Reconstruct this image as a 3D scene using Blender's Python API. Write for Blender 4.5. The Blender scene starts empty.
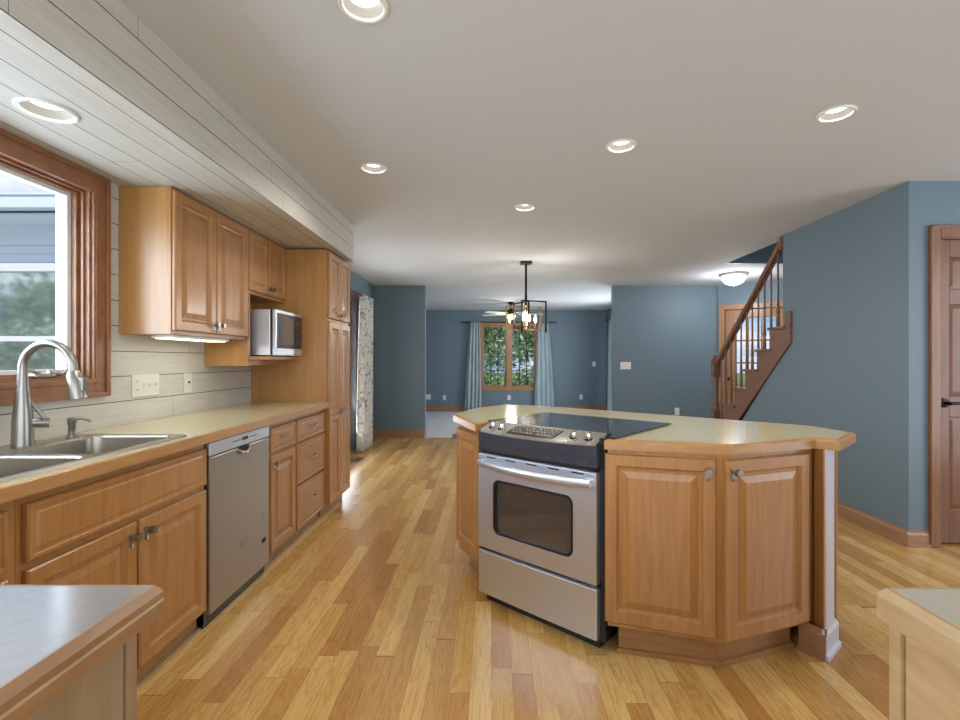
import bpy, bmesh, math, random
from mathutils import Vector, Matrix
random.seed(7)
PI = math.pi
S = bpy.context.scene
COL = S.collection

# ------------------------------------------------------------------ camera
cam_d = bpy.data.cameras.new('camera'); cam = bpy.data.objects.new('camera', cam_d); COL.objects.link(cam)
cam.location = (0, 0, 1.245); cam.rotation_euler = (PI/2, 0, 0)
cam_d.lens = 18.0; cam_d.sensor_width = 36.0; cam_d.shift_x = -11.5/960; cam_d.clip_start = 0.03
S.camera = cam
S.view_settings.view_transform = 'Standard'; S.view_settings.look = 'None'
S.view_settings.gamma = 1.0; S.view_settings.exposure = 0.0
try: S.view_settings.use_curve_mapping = False
except Exception: pass

# ------------------------------------------------------------------ world: blue sky with clouds
W = bpy.data.worlds.new('sky'); S.world = W; W.use_nodes = True
nt = W.node_tree; nt.nodes.clear()
def N(nt, t, **k):
    n = nt.nodes.new(t)
    for a, b in k.items(): setattr(n, a, b)
    return n
tc = N(nt, 'ShaderNodeTexCoord'); mp = N(nt, 'ShaderNodeMapping'); mp.inputs['Scale'].default_value = (1.2, 1.2, 5)
nz = N(nt, 'ShaderNodeTexNoise'); nz.inputs['Scale'].default_value = 2.2; nz.inputs['Detail'].default_value = 7; nz.inputs['Roughness'].default_value = .6
cr = N(nt, 'ShaderNodeValToRGB')
cr.color_ramp.elements[0].position = .42; cr.color_ramp.elements[0].color = (.14, .34, .70, 1)
cr.color_ramp.elements[1].position = .62; cr.color_ramp.elements[1].color = (.86, .90, .96, 1)
bg = N(nt, 'ShaderNodeBackground'); bg.inputs['Strength'].default_value = 1.1
wo = N(nt, 'ShaderNodeOutputWorld')
L_ = nt.links.new
L_(tc.outputs['Generated'], mp.inputs['Vector']); L_(mp.outputs[0], nz.inputs['Vector']); L_(nz.outputs[0], cr.inputs[0])
L_(cr.outputs[0], bg.inputs[0]); L_(bg.outputs[0], wo.inputs[0])

def light(kind, name, loc, rot, power, color=(1, 1, 1), **k):
    d = bpy.data.lights.new(name, kind); d.energy = power; d.color = color
    for a, b in k.items(): setattr(d, a, b)
    o = bpy.data.objects.new(name, d); COL.objects.link(o); o.location = loc; o.rotation_euler = rot
    return o
# sun outside (from behind-right, high)
sun = light('SUN', 'sun', (0, 0, 8), (math.radians(50), 0, math.radians(25)), 3.2, (1, .95, .88), angle=.02)
# daylight in right, kitchen, dining and living openings; rear and side fills are added
day = (.93, .96, 1.0)
light('AREA', 'fill_rear', (.9, -2.45, 1.35), (math.radians(100), 0, 0), 80, day, shape='RECTANGLE', size=4.6, size_y=2.0)  # unseen fill lamp added behind the camera to brighten the room
light('AREA', 'daylight_right', (4.68, 1.3, 1.3), (0, math.radians(97), 0), 50, day, shape='RECTANGLE', size=2.0, size_y=2.2)
light('AREA', 'daylight_kitchen_window', (-2.32, 1.48, 1.62), (0, -PI/2, math.radians(10)), 40, (.72, .85, 1), shape='RECTANGLE', size=.84, size_y=1.3)
light('AREA', 'fill_side', (-1.90, -1.40, 1.5), (0, -PI/2, 0), 60, day, shape='RECTANGLE', size=1.0, size_y=1.4)  # unseen side fill added to brighten the right wall
light('AREA', 'daylight_patio', (-2.12, 5.75, 1.1), (0, -math.radians(112), 0), 44, day, shape='RECTANGLE', size=1.9, size_y=1.6)
light('AREA', 'daylight_living', (2.95, 9.3, 1.25), (0, math.radians(72), 0), 85, day, shape='RECTANGLE', size=1.9, size_y=1.5)
light('AREA', 'daylight_foyer', (4.9, 5.4, 2.0), (0, PI/2, 0), 22, day, shape='RECTANGLE', size=.7, size_y=.9)

# ------------------------------------------------------------------ materials
def srgb(r, g, b):
    f = lambda c: (c/255/12.92) if c/255 <= .04045 else ((c/255+.055)/1.055)**2.4
    return (f(r), f(g), f(b), 1)
def mat(name, color, rough=.5, metal=0, coat=0, emit=None, es=1, spec=None, trans=0, ior=None, bump=None, var=None, alpha=None):
    m = bpy.data.materials.new(name); m.use_nodes = True; t = m.node_tree; b = t.nodes['Principled BSDF']
    c = srgb(*color); b.inputs['Base Color'].default_value = c; b.inputs['Roughness'].default_value = rough
    b.inputs['Metallic'].default_value = metal; b.inputs['Coat Weight'].default_value = coat; b.inputs['Coat Roughness'].default_value = .22
    if spec is not None: b.inputs['Specular IOR Level'].default_value = spec
    if trans: b.inputs['Transmission Weight'].default_value = trans
    if ior: b.inputs['IOR'].default_value = ior
    if emit: b.inputs['Emission Color'].default_value = srgb(*emit); b.inputs['Emission Strength'].default_value = es
    tcn = N(t, 'ShaderNodeTexCoord')
    if var:   # (scale xyz, colour2, noise scale)
        mpn = N(t, 'ShaderNodeMapping'); mpn.inputs['Scale'].default_value = var[0]
        nn = N(t, 'ShaderNodeTexNoise'); nn.inputs['Scale'].default_value = var[2]; nn.inputs['Detail'].default_value = 6; nn.inputs['Roughness'].default_value = .62
        r = N(t, 'ShaderNodeValToRGB'); r.color_ramp.elements[0].position = .3; r.color_ramp.elements[1].position = .7
        r.color_ramp.elements[0].color = srgb(*var[1]); r.color_ramp.elements[1].color = c
        t.links.new(tcn.outputs['Object'], mpn.inputs[0]); t.links.new(mpn.outputs[0], nn.inputs['Vector'])
        t.links.new(nn.outputs[0], r.inputs[0]); t.links.new(r.outputs[0], b.inputs['Base Color'])
    if bump:  # (scale, strength, distance)
        n2 = N(t, 'ShaderNodeTexNoise'); n2.inputs['Scale'].default_value = bump[0]; n2.inputs['Detail'].default_value = 4
        bp = N(t, 'ShaderNodeBump'); bp.inputs['Strength'].default_value = bump[1]; bp.inputs['Distance'].default_value = bump[2]
        t.links.new(tcn.outputs['Object'], n2.inputs['Vector']); t.links.new(n2.outputs[0], bp.inputs['Height']); t.links.new(bp.outputs[0], b.inputs['Normal'])
    return m
def brushed(name, color, rough, stretch):
    m = mat(name, color, rough, 1)
    t = m.node_tree; b = t.nodes['Principled BSDF']
    tcn = N(t, 'ShaderNodeTexCoord'); mpn = N(t, 'ShaderNodeMapping'); mpn.inputs['Scale'].default_value = stretch
    nn = N(t, 'ShaderNodeTexNoise'); nn.inputs['Scale'].default_value = 1; nn.inputs['Detail'].default_value = 3
    mr = N(t, 'ShaderNodeMapRange'); mr.inputs['To Min'].default_value = rough-.06; mr.inputs['To Max'].default_value = rough+.08
    t.links.new(tcn.outputs['Object'], mpn.inputs[0]); t.links.new(mpn.outputs[0], nn.inputs['Vector']); t.links.new(nn.outputs[0], mr.inputs[0])
    t.links.new(mr.outputs[0], b.inputs['Roughness'])
    return m
M = {}
M['cab'] = mat('maple_cabinet', (178, 129, 74), .36, coat=.4, var=((14, 14, 1.1), (156, 106, 54), 3.0))
M['cabside'] = mat('maple_veneer_side', (182, 136, 78), .34, coat=.4, var=((10, 10, .8), (164, 118, 62), 2.0))
M['trimwood'] = mat('stained_trim', (142, 98, 62), .4, coat=.25, var=((10, 10, 1.2), (118, 77, 46), 3.0))
M['edgewood'] = mat('counter_edge_wood', (186, 142, 88), .35, coat=.4, var=((3, 3, 18), (166, 118, 68), 2.5))
M['edgegrey'] = mat('pale_edge_wood', (184, 158, 118), .4, coat=.3, var=((3, 3, 18), (160, 132, 94), 2.5))
M['endwood'] = mat('end_panel_wood', (154, 130, 100), .45, coat=.2, var=((12, 12, 1), (134, 110, 82), 3))
M['nearedge'] = mat('near_edge_wood', (158, 120, 82), .4, coat=.3, var=((3, 3, 18), (138, 100, 62), 2.5))
M['laminate_beige'] = mat('beige_grey_laminate', (182, 176, 160), .35, var=((1, 1, 1), (172, 166, 150), 60))
M['palesheen'] = mat('pale_sheen_wood', (214, 216, 228), .35, coat=.4)  # wood whose reflected sheen is put into a pale base colour
M['basewood'] = mat('baseboard_wood', (164, 126, 92), .4, coat=.2, var=((2, 2, 14), (144, 106, 76), 3))
M['doorwood'] = mat('door_wood', (130, 88, 60), .42, coat=.2, var=((12, 12, 1.2), (108, 70, 46), 3))
M['entrywood'] = mat('entry_door_wood', (176, 128, 84), .4, coat=.2, var=((12, 12, 1.2), (156, 108, 68), 3))
M['winwood'] = mat('window_wood', (152, 104, 68), .42, coat=.2, var=((8, 3, 3), (126, 82, 52), 4))
M['stairwood'] = mat('stair_wood', (134, 98, 74), .45, coat=.15, var=((4, 2, 10), (110, 79, 60), 3))
M['laminate'] = mat('cream_laminate', (208, 200, 160), .12, spec=.5, var=((1, 1, 1), (196, 182, 142), 60))
M['laminate_grey'] = mat('grey_laminate', (158, 160, 160), .2, coat=1, spec=.9, var=((1, 1, 1), (148, 150, 150), 60))
M['laminate_grey'].node_tree.nodes['Principled BSDF'].inputs['Coat IOR'].default_value = 1.9
M['laminate_grey'].node_tree.nodes['Principled BSDF'].inputs['Coat Roughness'].default_value = .14
M['wall'] = mat('blue_paint', (107, 127, 139), .5, bump=(260, .08, .001))
M['ceil'] = mat('ceiling_paint', (202, 206, 209), .8, bump=(120, .25, .003))
M['white'] = mat('white_plastic', (228, 228, 222), .35)
M['whitepaint'] = mat('white_paint', (222, 224, 224), .4)
M['ivory'] = mat('ivory_plastic', (214, 213, 202), .4)
M['steel'] = brushed('brushed_steel', (216, 222, 232), .42, (2, 2, 120))
M['steelv'] = brushed('dark_brushed_steel', (172, 168, 160), .36, (120, 120, 2))
M['sinksteel'] = brushed('sink_steel', (176, 170, 158), .32, (2, 120, 2))
M['toewood'] = mat('toe_kick_wood', (170, 126, 78), .45, coat=.2, var=((2, 2, 14), (148, 106, 64), 3))
M['nickel'] = mat('brushed_nickel', (160, 157, 150), .33, 1)
M['chrome'] = mat('polished_steel', (214, 212, 208), .14, 1)
M['black'] = mat('black_enamel', (24, 26, 30), .3)
M['blackband'] = mat('black_glossy_band', (58, 64, 76), .22, coat=.4)
M['blackglass'] = mat('black_cooktop_glass', (22, 30, 36), .06, spec=.8, coat=.5)
M['darkglass'] = mat('dark_oven_glass', (62, 58, 54), .05, spec=1, coat=1)
M['display'] = mat('display', (52, 47, 40), .25)
M['mark'] = mat('pale_marks', (150, 144, 130), .5)
M['bronze'] = mat('dark_bronze', (48, 42, 38), .35, .8)
M['brass'] = mat('aged_brass', (150, 118, 80), .3, .9)
M['glass'] = mat('clear_glass', (255, 255, 255), .0, trans=1, ior=1.05, spec=.3)
M['bulb'] = mat('bulb_glow', (255, 240, 210), .4, emit=(255, 214, 150), es=5)
M['disc'] = mat('lamp_glow', (255, 255, 255), .4, emit=(255, 250, 240), es=5)
M['baffle'] = mat('can_reflector', (150, 150, 146), .45)
M['tube'] = mat('tube_glow', (255, 255, 240), .4, emit=(255, 250, 225), es=2.0)
M['bowl'] = mat('frosted_bowl', (245, 248, 255), .4, emit=(236, 242, 255), es=1.6)
M['shadow'] = mat('dark_brown_and_shade', (44, 34, 28), .8)  # recess shade put into flat brown; also a dark label and toggle
M['curtain'] = mat('pale_blue_curtain', (168, 186, 190), .8, var=((4, 4, 1), (146, 166, 172), 3))
M['grass'] = mat('grass', (110, 140, 60), .9, var=((1, 1, 1), (80, 112, 44), 3))
M['leaf'] = mat('leaf', (150, 176, 122), .7); M['leaf2'] = mat('leaf_pale', (226, 234, 216), .7); M['leaf3'] = mat('leaf_dark', (88, 114, 82), .7)
M['bark'] = mat('bark', (90, 74, 60), .9)
M['conc'] = mat('bounce_pad_concrete', (205, 204, 200), .8)
M['siding'] = mat('pale_siding', (228, 234, 240), .6); M['gutter'] = mat('gutter_paint', (214, 226, 236), .45)
M['roof'] = mat('shingles', (92, 90, 92), .9, var=((1, 1, 1), (72, 70, 72), 12))
M['outglass'] = mat('exterior_window_glass', (215, 226, 228), .05, .85)
M['outframe'] = mat('dark_window_frame', (86, 102, 110), .5)
M['reg'] = mat('floor_register', (170, 150, 130), .4, .5)
M['carpet'] = mat('grey_carpet', (214, 216, 218), .95, bump=(300, .6, .006), var=((1, 1, 1), (196, 198, 202), 40))

for k_ in ('leaf', 'leaf2', 'leaf3'):
    t_ = M[k_].node_tree; b_ = t_.nodes['Principled BSDF']; tr = N(t_, 'ShaderNodeBsdfTranslucent'); tr.inputs[0].default_value = b_.inputs['Base Color'].default_value
    ms = N(t_, 'ShaderNodeMixShader'); ms.inputs[0].default_value = .5; o_ = t_.nodes['Material Output']
    t_.links.new(b_.outputs[0], ms.inputs[1]); t_.links.new(tr.outputs[0], ms.inputs[2]); t_.links.new(ms.outputs[0], o_.inputs[0])

def wood_floor():
    m = bpy.data.materials.new('oak_strip_floor'); m.use_nodes = True; t = m.node_tree; b = t.nodes['Principled BSDF']; k = t.links.new
    g = N(t, 'ShaderNodeNewGeometry'); sx = N(t, 'ShaderNodeSeparateXYZ'); k(g.outputs['Position'], sx.inputs[0])
    def mth(op, a, b_=None, c=None):
        n = N(t, 'ShaderNodeMath', operation=op)
        for i, v in enumerate((a, b_, c)):
            if v is None: continue
            if isinstance(v, (int, float)): n.inputs[i].default_value = v
            else: k(v, n.inputs[i])
        return n.outputs[0]
    xs = mth('MULTIPLY', sx.outputs[0], 1/.081)
    row = mth('FLOOR', xs)
    wn = N(t, 'ShaderNodeTexWhiteNoise', noise_dimensions='1D'); k(row, wn.inputs['W'])
    ln = mth('MULTIPLY_ADD', wn.outputs['Value'], .5, .95)           # boards per metre differ by row
    off = mth('MULTIPLY', wn.outputs['Value'], 37.7)
    wob = N(t, 'ShaderNodeTexNoise', noise_dimensions='2D'); wob.inputs['Scale'].default_value = .9; wob.inputs['Detail'].default_value = 0
    cv = N(t, 'ShaderNodeCombineXYZ'); k(mth('MULTIPLY', row, 7.31), cv.inputs[0]); k(sx.outputs[1], cv.inputs[1]); k(cv.outputs[0], wob.inputs['Vector'])
    ys = mth('ADD', mth('MULTIPLY_ADD', sx.outputs[1], ln, off), mth('MULTIPLY', wob.outputs[0], 1.6))
    colm = mth('FLOOR', ys)
    cc = N(t, 'ShaderNodeCombineXYZ'); k(row, cc.inputs[0]); k(colm, cc.inputs[1])
    w2 = N(t, 'ShaderNodeTexWhiteNoise', noise_dimensions='2D'); k(cc.outputs[0], w2.inputs['Vector'])
    r = N(t, 'ShaderNodeValToRGB'); e = r.color_ramp.elements
    e[0].position = 0; e[0].color = srgb(180, 130, 68); e[1].position = 1; e[1].color = srgb(226, 190, 122)
    for p, c in ((.2, (194, 148, 82)), (.45, (206, 164, 94)), (.75, (214, 174, 104))):
        x = e.new(p); x.color = srgb(*c)
    k(w2.outputs['Value'], r.inputs[0])
    # grain
    gc = N(t, 'ShaderNodeCombineXYZ'); k(mth('MULTIPLY', sx.outputs[0], 26), gc.inputs[0]); k(mth('MULTIPLY', sx.outputs[1], 1.9), gc.inputs[1]); k(mth('MULTIPLY', w2.outputs['Value'], 50), gc.inputs[2])
    gn = N(t, 'ShaderNodeTexNoise'); gn.inputs['Scale'].default_value = 1.3; gn.inputs['Detail'].default_value = 5; gn.inputs['Distortion'].default_value = .9; k(gc.outputs[0], gn.inputs['Vector'])
    wv = mth('SINE', mth('MULTIPLY', gn.outputs[0], 46)); wv = mth('MULTIPLY_ADD', wv, .5, .5)
    mx = N(t, 'ShaderNodeMix', data_type='RGBA', blend_type='MULTIPLY'); mx.inputs[0].default_value = .42
    gr = N(t, 'ShaderNodeValToRGB'); gr.color_ramp.elements[0].color = srgb(196, 160, 118); gr.color_ramp.elements[1].color = (1, 1, 1, 1); gr.color_ramp.elements[1].position = .6
    k(wv, gr.inputs[0]); k(r.outputs[0], mx.inputs[6]); k(gr.outputs[0], mx.inputs[7])
    fx = mth('FRACT', xs); ex = mth('MINIMUM', fx, mth('SUBTRACT', 1, fx))
    fy = mth('FRACT', ys); ey = mth('MINIMUM', fy, mth('SUBTRACT', 1, fy))
    gap = mth('MAXIMUM', mth('LESS_THAN', ex, .010), mth('LESS_THAN', ey, .0016))
    m2 = N(t, 'ShaderNodeMix', data_type='RGBA'); k(mth('MULTIPLY', gap, .65), m2.inputs[0]); k(mx.outputs[2], m2.inputs[6]); m2.inputs[7].default_value = srgb(110, 70, 38)
    k(m2.outputs[2], b.inputs['Base Color'])
    b.inputs['Roughness'].default_value = .24; b.inputs['Coat Weight'].default_value = .3; b.inputs['Coat Roughness'].default_value = .2
    return m
M['floor'] = wood_floor()
def shiplap(axis, step, origin, name, base=(200, 198, 188)):
    m = mat(name, base, .5); t = m.node_tree; b = t.nodes['Principled BSDF']; k = t.links.new
    g = N(t, 'ShaderNodeNewGeometry'); sx = N(t, 'ShaderNodeSeparateXYZ'); k(g.outputs['Position'], sx.inputs[0])
    def mth(op, a, b_=None):
        n = N(t, 'ShaderNodeMath', operation=op)
        for i, v in enumerate((a, b_)):
            if v is None: continue
            if isinstance(v, (int, float)): n.inputs[i].default_value = v
            else: k(v, n.inputs[i])
        return n.outputs[0]
    q = mth('DIVIDE', mth('SUBTRACT', sx.outputs[axis], origin), step); f = mth('FRACT', q)
    e = mth('MINIMUM', f, mth('SUBTRACT', 1, f)); gap = mth('LESS_THAN', e, .0021/step)
    row = mth('FLOOR', q)
    w = N(t, 'ShaderNodeTexWhiteNoise', noise_dimensions='1D'); k(row, w.inputs['W'])
    yq = mth('ADD', mth('MULTIPLY', sx.outputs[1], .62), mth('MULTIPLY', w.outputs['Value'], 9)); fy = mth('FRACT', yq)
    gap = mth('MAXIMUM', gap, mth('LESS_THAN', fy, .0012))
    cv = N(t, 'ShaderNodeVectorMath', operation='MULTIPLY'); cv.inputs[1].default_value = (30, 2, 30) ; k(g.outputs['Position'], cv.inputs[0])
    gn = N(t, 'ShaderNodeTexNoise'); gn.inputs['Scale'].default_value = 2; gn.inputs['Detail'].default_value = 5; k(cv.outputs[0], gn.inputs['Vector'])
    rr = N(t, 'ShaderNodeValToRGB'); rr.color_ramp.elements[0].position = .3; rr.color_ramp.elements[0].color = srgb(*[c-12 for c in base]); rr.color_ramp.elements[1].position = .7; rr.color_ramp.elements[1].color = srgb(*base)
    k(gn.outputs[0], rr.inputs[0])
    mx = N(t, 'ShaderNodeMix', data_type='RGBA'); k(gap, mx.inputs[0]); k(rr.outputs[0], mx.inputs[6]); mx.inputs[7].default_value = srgb(72, 62, 54)
    k(mx.outputs[2], b.inputs['Base Color'])
    return m
M['shipwall'] = shiplap(2, .1275, .907, 'shiplap_wall')
M['shipface'] = shiplap(2, .118, 2.127, 'shiplap_soffit_face')
M['shipunder'] = shiplap(0, .126, -1.4335, 'shiplap_soffit_under')

def curtain_pattern():
    m = mat('branch_print_curtain', (206, 206, 200), .8); t = m.node_tree; b = t.nodes['Principled BSDF']; k = t.links.new
    tcn = N(t, 'ShaderNodeTexCoord'); n = N(t, 'ShaderNodeTexNoise'); n.inputs['Scale'].default_value = 7; n.inputs['Detail'].default_value = 2
    k(tcn.outputs['Object'], n.inputs['Vector'])
    r = N(t, 'ShaderNodeValToRGB'); e = r.color_ramp.elements; e[0].position = .47; e[0].color = srgb(206, 206, 200); e[1].position = .53; e[1].color = srgb(206, 206, 200)
    x = e.new(.5); x.color = srgb(112, 120, 128)
    k(n.outputs[0], r.inputs[0]); k(r.outputs[0], b.inputs['Base Color'])
    return m
M['branch'] = curtain_pattern()

# ------------------------------------------------------------------ builders
class MB:
    def __init__(s): s.v = []; s.f = []; s.mi = []; s.cur = 0
    def add(s, vs, fs):
        o = len(s.v); s.v += [tuple(v) for v in vs]
        for f in fs: s.f.append(tuple(i+o for i in f)); s.mi.append(s.cur)
    def box(s, x0, x1, y0, y1, z0, z1, mtx=None):
        vs = [Vector((x, y, z)) for z in (z0, z1) for y in (y0, y1) for x in (x0, x1)]
        if mtx: vs = [mtx @ v for v in vs]
        s.add(vs, [(0, 2, 3, 1), (4, 5, 7, 6), (0, 1, 5, 4), (2, 6, 7, 3), (0, 4, 6, 2), (1, 3, 7, 5)]); return s
    def prism(s, poly, z0, z1):
        n = len(poly)
        if sum(poly[i][0]*poly[(i+1) % n][1]-poly[(i+1) % n][0]*poly[i][1] for i in range(n)) < 0: poly = poly[::-1]
        vs = [(p[0], p[1], z0) for p in poly]+[(p[0], p[1], z1) for p in poly]
        s.add(vs, [tuple(range(n-1, -1, -1)), tuple(range(n, 2*n))]+[(i, (i+1) % n, n+(i+1) % n, n+i) for i in range(n)]); return s
    def tube(s, pts, r, n=12, cap=True):
        pts = [Vector(p) for p in pts]; R = r if isinstance(r, (list, tuple)) else [r]*len(pts); rings = []
        t0 = (pts[1]-pts[0]).normalized(); up = Vector((0, 0, 1)) if abs(t0.z) < .9 else Vector((1, 0, 0))
        a = t0.cross(up).normalized()
        for i, p in enumerate(pts):
            t = (pts[min(i+1, len(pts)-1)]-pts[max(i-1, 0)]).normalized()
            a = (a-t*a.dot(t)).normalized(); b = t.cross(a)
            rings.append([p+(a*math.cos(2*PI*j/n)+b*math.sin(2*PI*j/n))*R[i] for j in range(n)])
        vs = [v for q in rings for v in q]; fs = []
        for i in range(len(pts)-1):
            for j in range(n): fs.append((i*n+j, i*n+(j+1) % n, (i+1)*n+(j+1) % n, (i+1)*n+j))
        if cap: fs.append(tuple(range(n-1, -1, -1))); fs.append(tuple(range((len(pts)-1)*n, len(pts)*n)))
        s.add(vs, fs); return s
    def lathe(s, c, prof, n=24, axis='z'):
        vs = []; fs = []
        for r, h in prof:
            for j in range(n):
                x, y = r*math.cos(2*PI*j/n), r*math.sin(2*PI*j/n)
                if axis == 'z': vs.append((c[0]+x, c[1]+y, c[2]+h))
                elif axis == 'y': vs.append((c[0]+x, c[1]+h, c[2]+y))
                else: vs.append((c[0]+h, c[1]+x, c[2]+y))
        for i in range(len(prof)-1):
            for j in range(n): fs.append((i*n+j, i*n+(j+1) % n, (i+1)*n+(j+1) % n, (i+1)*n+j))
        fs.append(tuple(range(n-1, -1, -1))); fs.append(tuple(range((len(prof)-1)*n, len(prof)*n)))
        s.add(vs, fs); return s
    def panel(s, x0, z0, w, h, rings, y=0, th=.02):
        """front face at y (towards -y), stepped mouldings: rings = [(inset, depth)...]"""
        R = [(0, th)]+rings; vs = []; fs = []
        for ins, d in R:
            vs += [(x0+ins, y+d, z0+ins), (x0+w-ins, y+d, z0+ins), (x0+w-ins, y+d, z0+h-ins), (x0+ins, y+d, z0+h-ins)]
        for i in range(len(R)-1):
            for j in range(4): fs.append((i*4+j, i*4+(j+1) % 4, (i+1)*4+(j+1) % 4, (i+1)*4+j))
        n = len(R); fs.append(((n-1)*4, (n-1)*4+1, (n-1)*4+2, (n-1)*4+3)); fs.append((3, 2, 1, 0))
        s.add(vs, fs); return s
    def build(s, name, m, parent=None, bevel=0, smooth=False, fixn=True):
        me = bpy.data.meshes.new(name); me.from_pydata(s.v, [], s.f)
        ms = m if isinstance(m, (list, tuple)) else [m]
        for x in ms: me.materials.append(M[x] if isinstance(x, str) else x)
        for p, i in zip(me.polygons, s.mi): p.material_index = i
        if fixn:
            bm = bmesh.new(); bm.from_mesh(me); bmesh.ops.recalc_face_normals(bm, faces=bm.faces); bm.to_mesh(me); bm.free()
        if smooth:
            for p in me.polygons: p.use_smooth = True
            try: me.set_sharp_from_angle(angle=math.radians(40))
            except Exception: pass
        o = bpy.data.objects.new(name, me); COL.objects.link(o)
        if parent: o.parent = parent
        if bevel:
            b = o.modifiers.new('bevel', 'BEVEL'); b.width = bevel; b.segments = 2; b.limit_method = 'ANGLE'; b.angle_limit = math.radians(35)
        return o
def tag(o, label, cat=None, group=None, kind=None):
    o['label'] = label
    if cat: o['category'] = cat
    if group: o['group'] = group
    if kind: o['kind'] = kind
    return o
def thing(name, label, cat, loc=(0, 0, 0), rz=0, group=None, kind=None):
    o = bpy.data.objects.new(name, None); COL.objects.link(o); o.location = loc; o.rotation_euler = (0, 0, rz); o.empty_display_size = .1
    return tag(o, label, cat, group, kind)
def struct(name, mb, m, label, parent=None, **k):
    o = mb.build(name, m, parent, **k)
    if not parent: o['kind'] = 'structure'; o['label'] = label
    return o
def copy_tree(o, parent=None):
    c = o.copy(); COL.objects.link(c); c.parent = parent
    for ch in list(o.children): copy_tree(ch, c)
    return c
def offset(poly, d):
    n = len(poly); P = [Vector(p[:2]) for p in poly]
    area = sum(P[i].x*P[(i+1) % n].y-P[(i+1) % n].x*P[i].y for i in range(n)); sg = 1 if area > 0 else -1; out = []
    for i in range(n):
        a, b, c = P[i-1], P[i], P[(i+1) % n]
        n1 = Vector((-(b-a).y, (b-a).x)).normalized()*sg; n2 = Vector((-(c-b).y, (c-b).x)).normalized()*sg
        m = (n1+n2); m = m/max(m.length_squared, .15)*2
        out.append(tuple(b+m*d*1.0))
    return out
def edge_band(poly, z0, z1, ins=.02, cham=.008):
    """moulded wooden nosing round a counter"""
    mb = MB(); n = len(poly)
    if sum(poly[i][0]*poly[(i+1) % n][1]-poly[(i+1) % n][0]*poly[i][1] for i in range(n)) < 0: poly = poly[::-1]
    loops = [(offset(poly, ins), z0), (poly, z0), (poly, z1-cham), (offset(poly, cham), z1), (offset(poly, ins), z1)]
    vs = []; fs = []
    for p, z in loops: vs += [(q[0], q[1], z) for q in p]
    L = len(loops)
    for i in range(L):
        a, b = i, (i+1) % L
        for j in range(n): fs.append((a*n+j, a*n+(j+1) % n, b*n+(j+1) % n, b*n+j))
    mb.add(vs, fs); return mb
def boolean_cut(o, cutter):
    m = o.modifiers.new('cut', 'BOOLEAN'); m.object = cutter; m.operation = 'DIFFERENCE'; m.solver = 'EXACT'
    dg = bpy.context.evaluated_depsgraph_get(); me = bpy.data.meshes.new_from_object(o.evaluated_get(dg))
    o.modifiers.clear(); o.data = me; bpy.data.objects.remove(cutter)

DOOR = [(0, .006), (.005, 0), (.048, 0), (.050, .004), (.056, .011), (.063, .0125), (.068, .0125), (.070, .010), (.098, .003)]
DRAW = [(0, .005), (.004, 0), (.014, 0), (.018, .004), (.028, .004), (.034, .0015)]

# ================================================================== STRUCTURE
H = 2.44; WX = -1.885; RX = 2.785
# floors
struct('floor', MB().box(-2.1, 5.4, -2.6, 7.68, -.1, 0), 'floor', 'honey oak strip hardwood floor of the kitchen and dining area')
struct('floor', MB().box(-2.1, 3.1, 7.68, 11.65, -.1, .012), 'carpet', 'pale grey carpet of the far living room')
# ceiling with stair well and lamp recesses
CANS = [(-.431, 1.615), (-.735, 2.986), (.262, 3.749), (.723, 2.676), (1.670, 2.326)]
ceil = MB().box(-2.1, 2.9, -2.6, 11.65, H, H+.3).build('ceiling', 'ceil')
struct('ceiling', MB().prism([(2.9, -2.6), (5.4, -2.6), (5.4, 11.65), (2.9, 11.65), (2.9, 5.956), (3.8, 5.956), (3.8, 3.4), (2.9, 3.4)], H, H+.3), 'ceil', 'pale grey ceiling of the foyer around the stair opening')
tag(ceil, 'pale grey painted ceiling', kind='structure')
cut = MB()
for x, y in CANS: cut.lathe((x, y, H-.02), [(.068, 0), (.060, .10)], 32)
boolean_cut(ceil, cut.build('cutter', 'white'))
# kitchen window side wall
WY0, WY1, WZ0, WZ1 = .75, 2.262, 1.155, 2.05
PY0, PY1, PZ1 = 4.85, 6.60, 2.06
mb = MB()
for b in ((-2.6, -2.2, 0, H), (-2.2, -.6, 0, .95), (-2.2, -.6, 2.06, H), (-.6, WY0, 0, H), (WY0, WY1, 0, WZ0), (WY0, WY1, WZ1, H), (WY1, 3.95, 0, H)): mb.box(WX-.16, WX, b[0], b[1], b[2], b[3])  # gap behind the camera is an added opening for the side fill
struct('wall_left', mb, 'shipwall', 'whitewashed shiplap wall over the sink counter')
mb = MB()
for b in ((3.95, PY0, 0, H), (PY0, PY1, PZ1, H), (PY1, 11.65, 0, H)): mb.box(WX-.16, WX, b[0], b[1], b[2], b[3])
struct('wall_left_far', mb, 'wall', 'slate blue wall around the glass patio door')
struct('wall_dining', MB().box(WX, -1.067, 7.70, 7.82, 0, H), 'wall', 'short dark slate blue wall between dining area and living room')
struct('wall_back', MB().box(-2.0, 3.0, 11.5, 11.65, .9 if 0 else 0, .60).box(-2.0, -.22, 11.5, 11.65, .6, 2.07).box(1.05, 3.0, 11.5, 11.65, .6, 2.07).box(-2.0, 3.0, 11.5, 11.65, 2.07, H), 'wall', 'slate blue far wall of the living room with the window')
struct('wall_living_right', MB().box(2.75, 2.9, 7.82, 8.5, 0, H).box(2.75, 2.9, 10.1, 11.5, 0, H).box(2.75, 2.9, 8.5, 10.1, 2.1, H), 'wall', 'right side wall of the living room')
struct('wall_centre', MB().box(1.95, 3.66, 7.70, 7.82, 0, H), 'wall', 'slate blue wall with a triple switch between living room and foyer')
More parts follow.
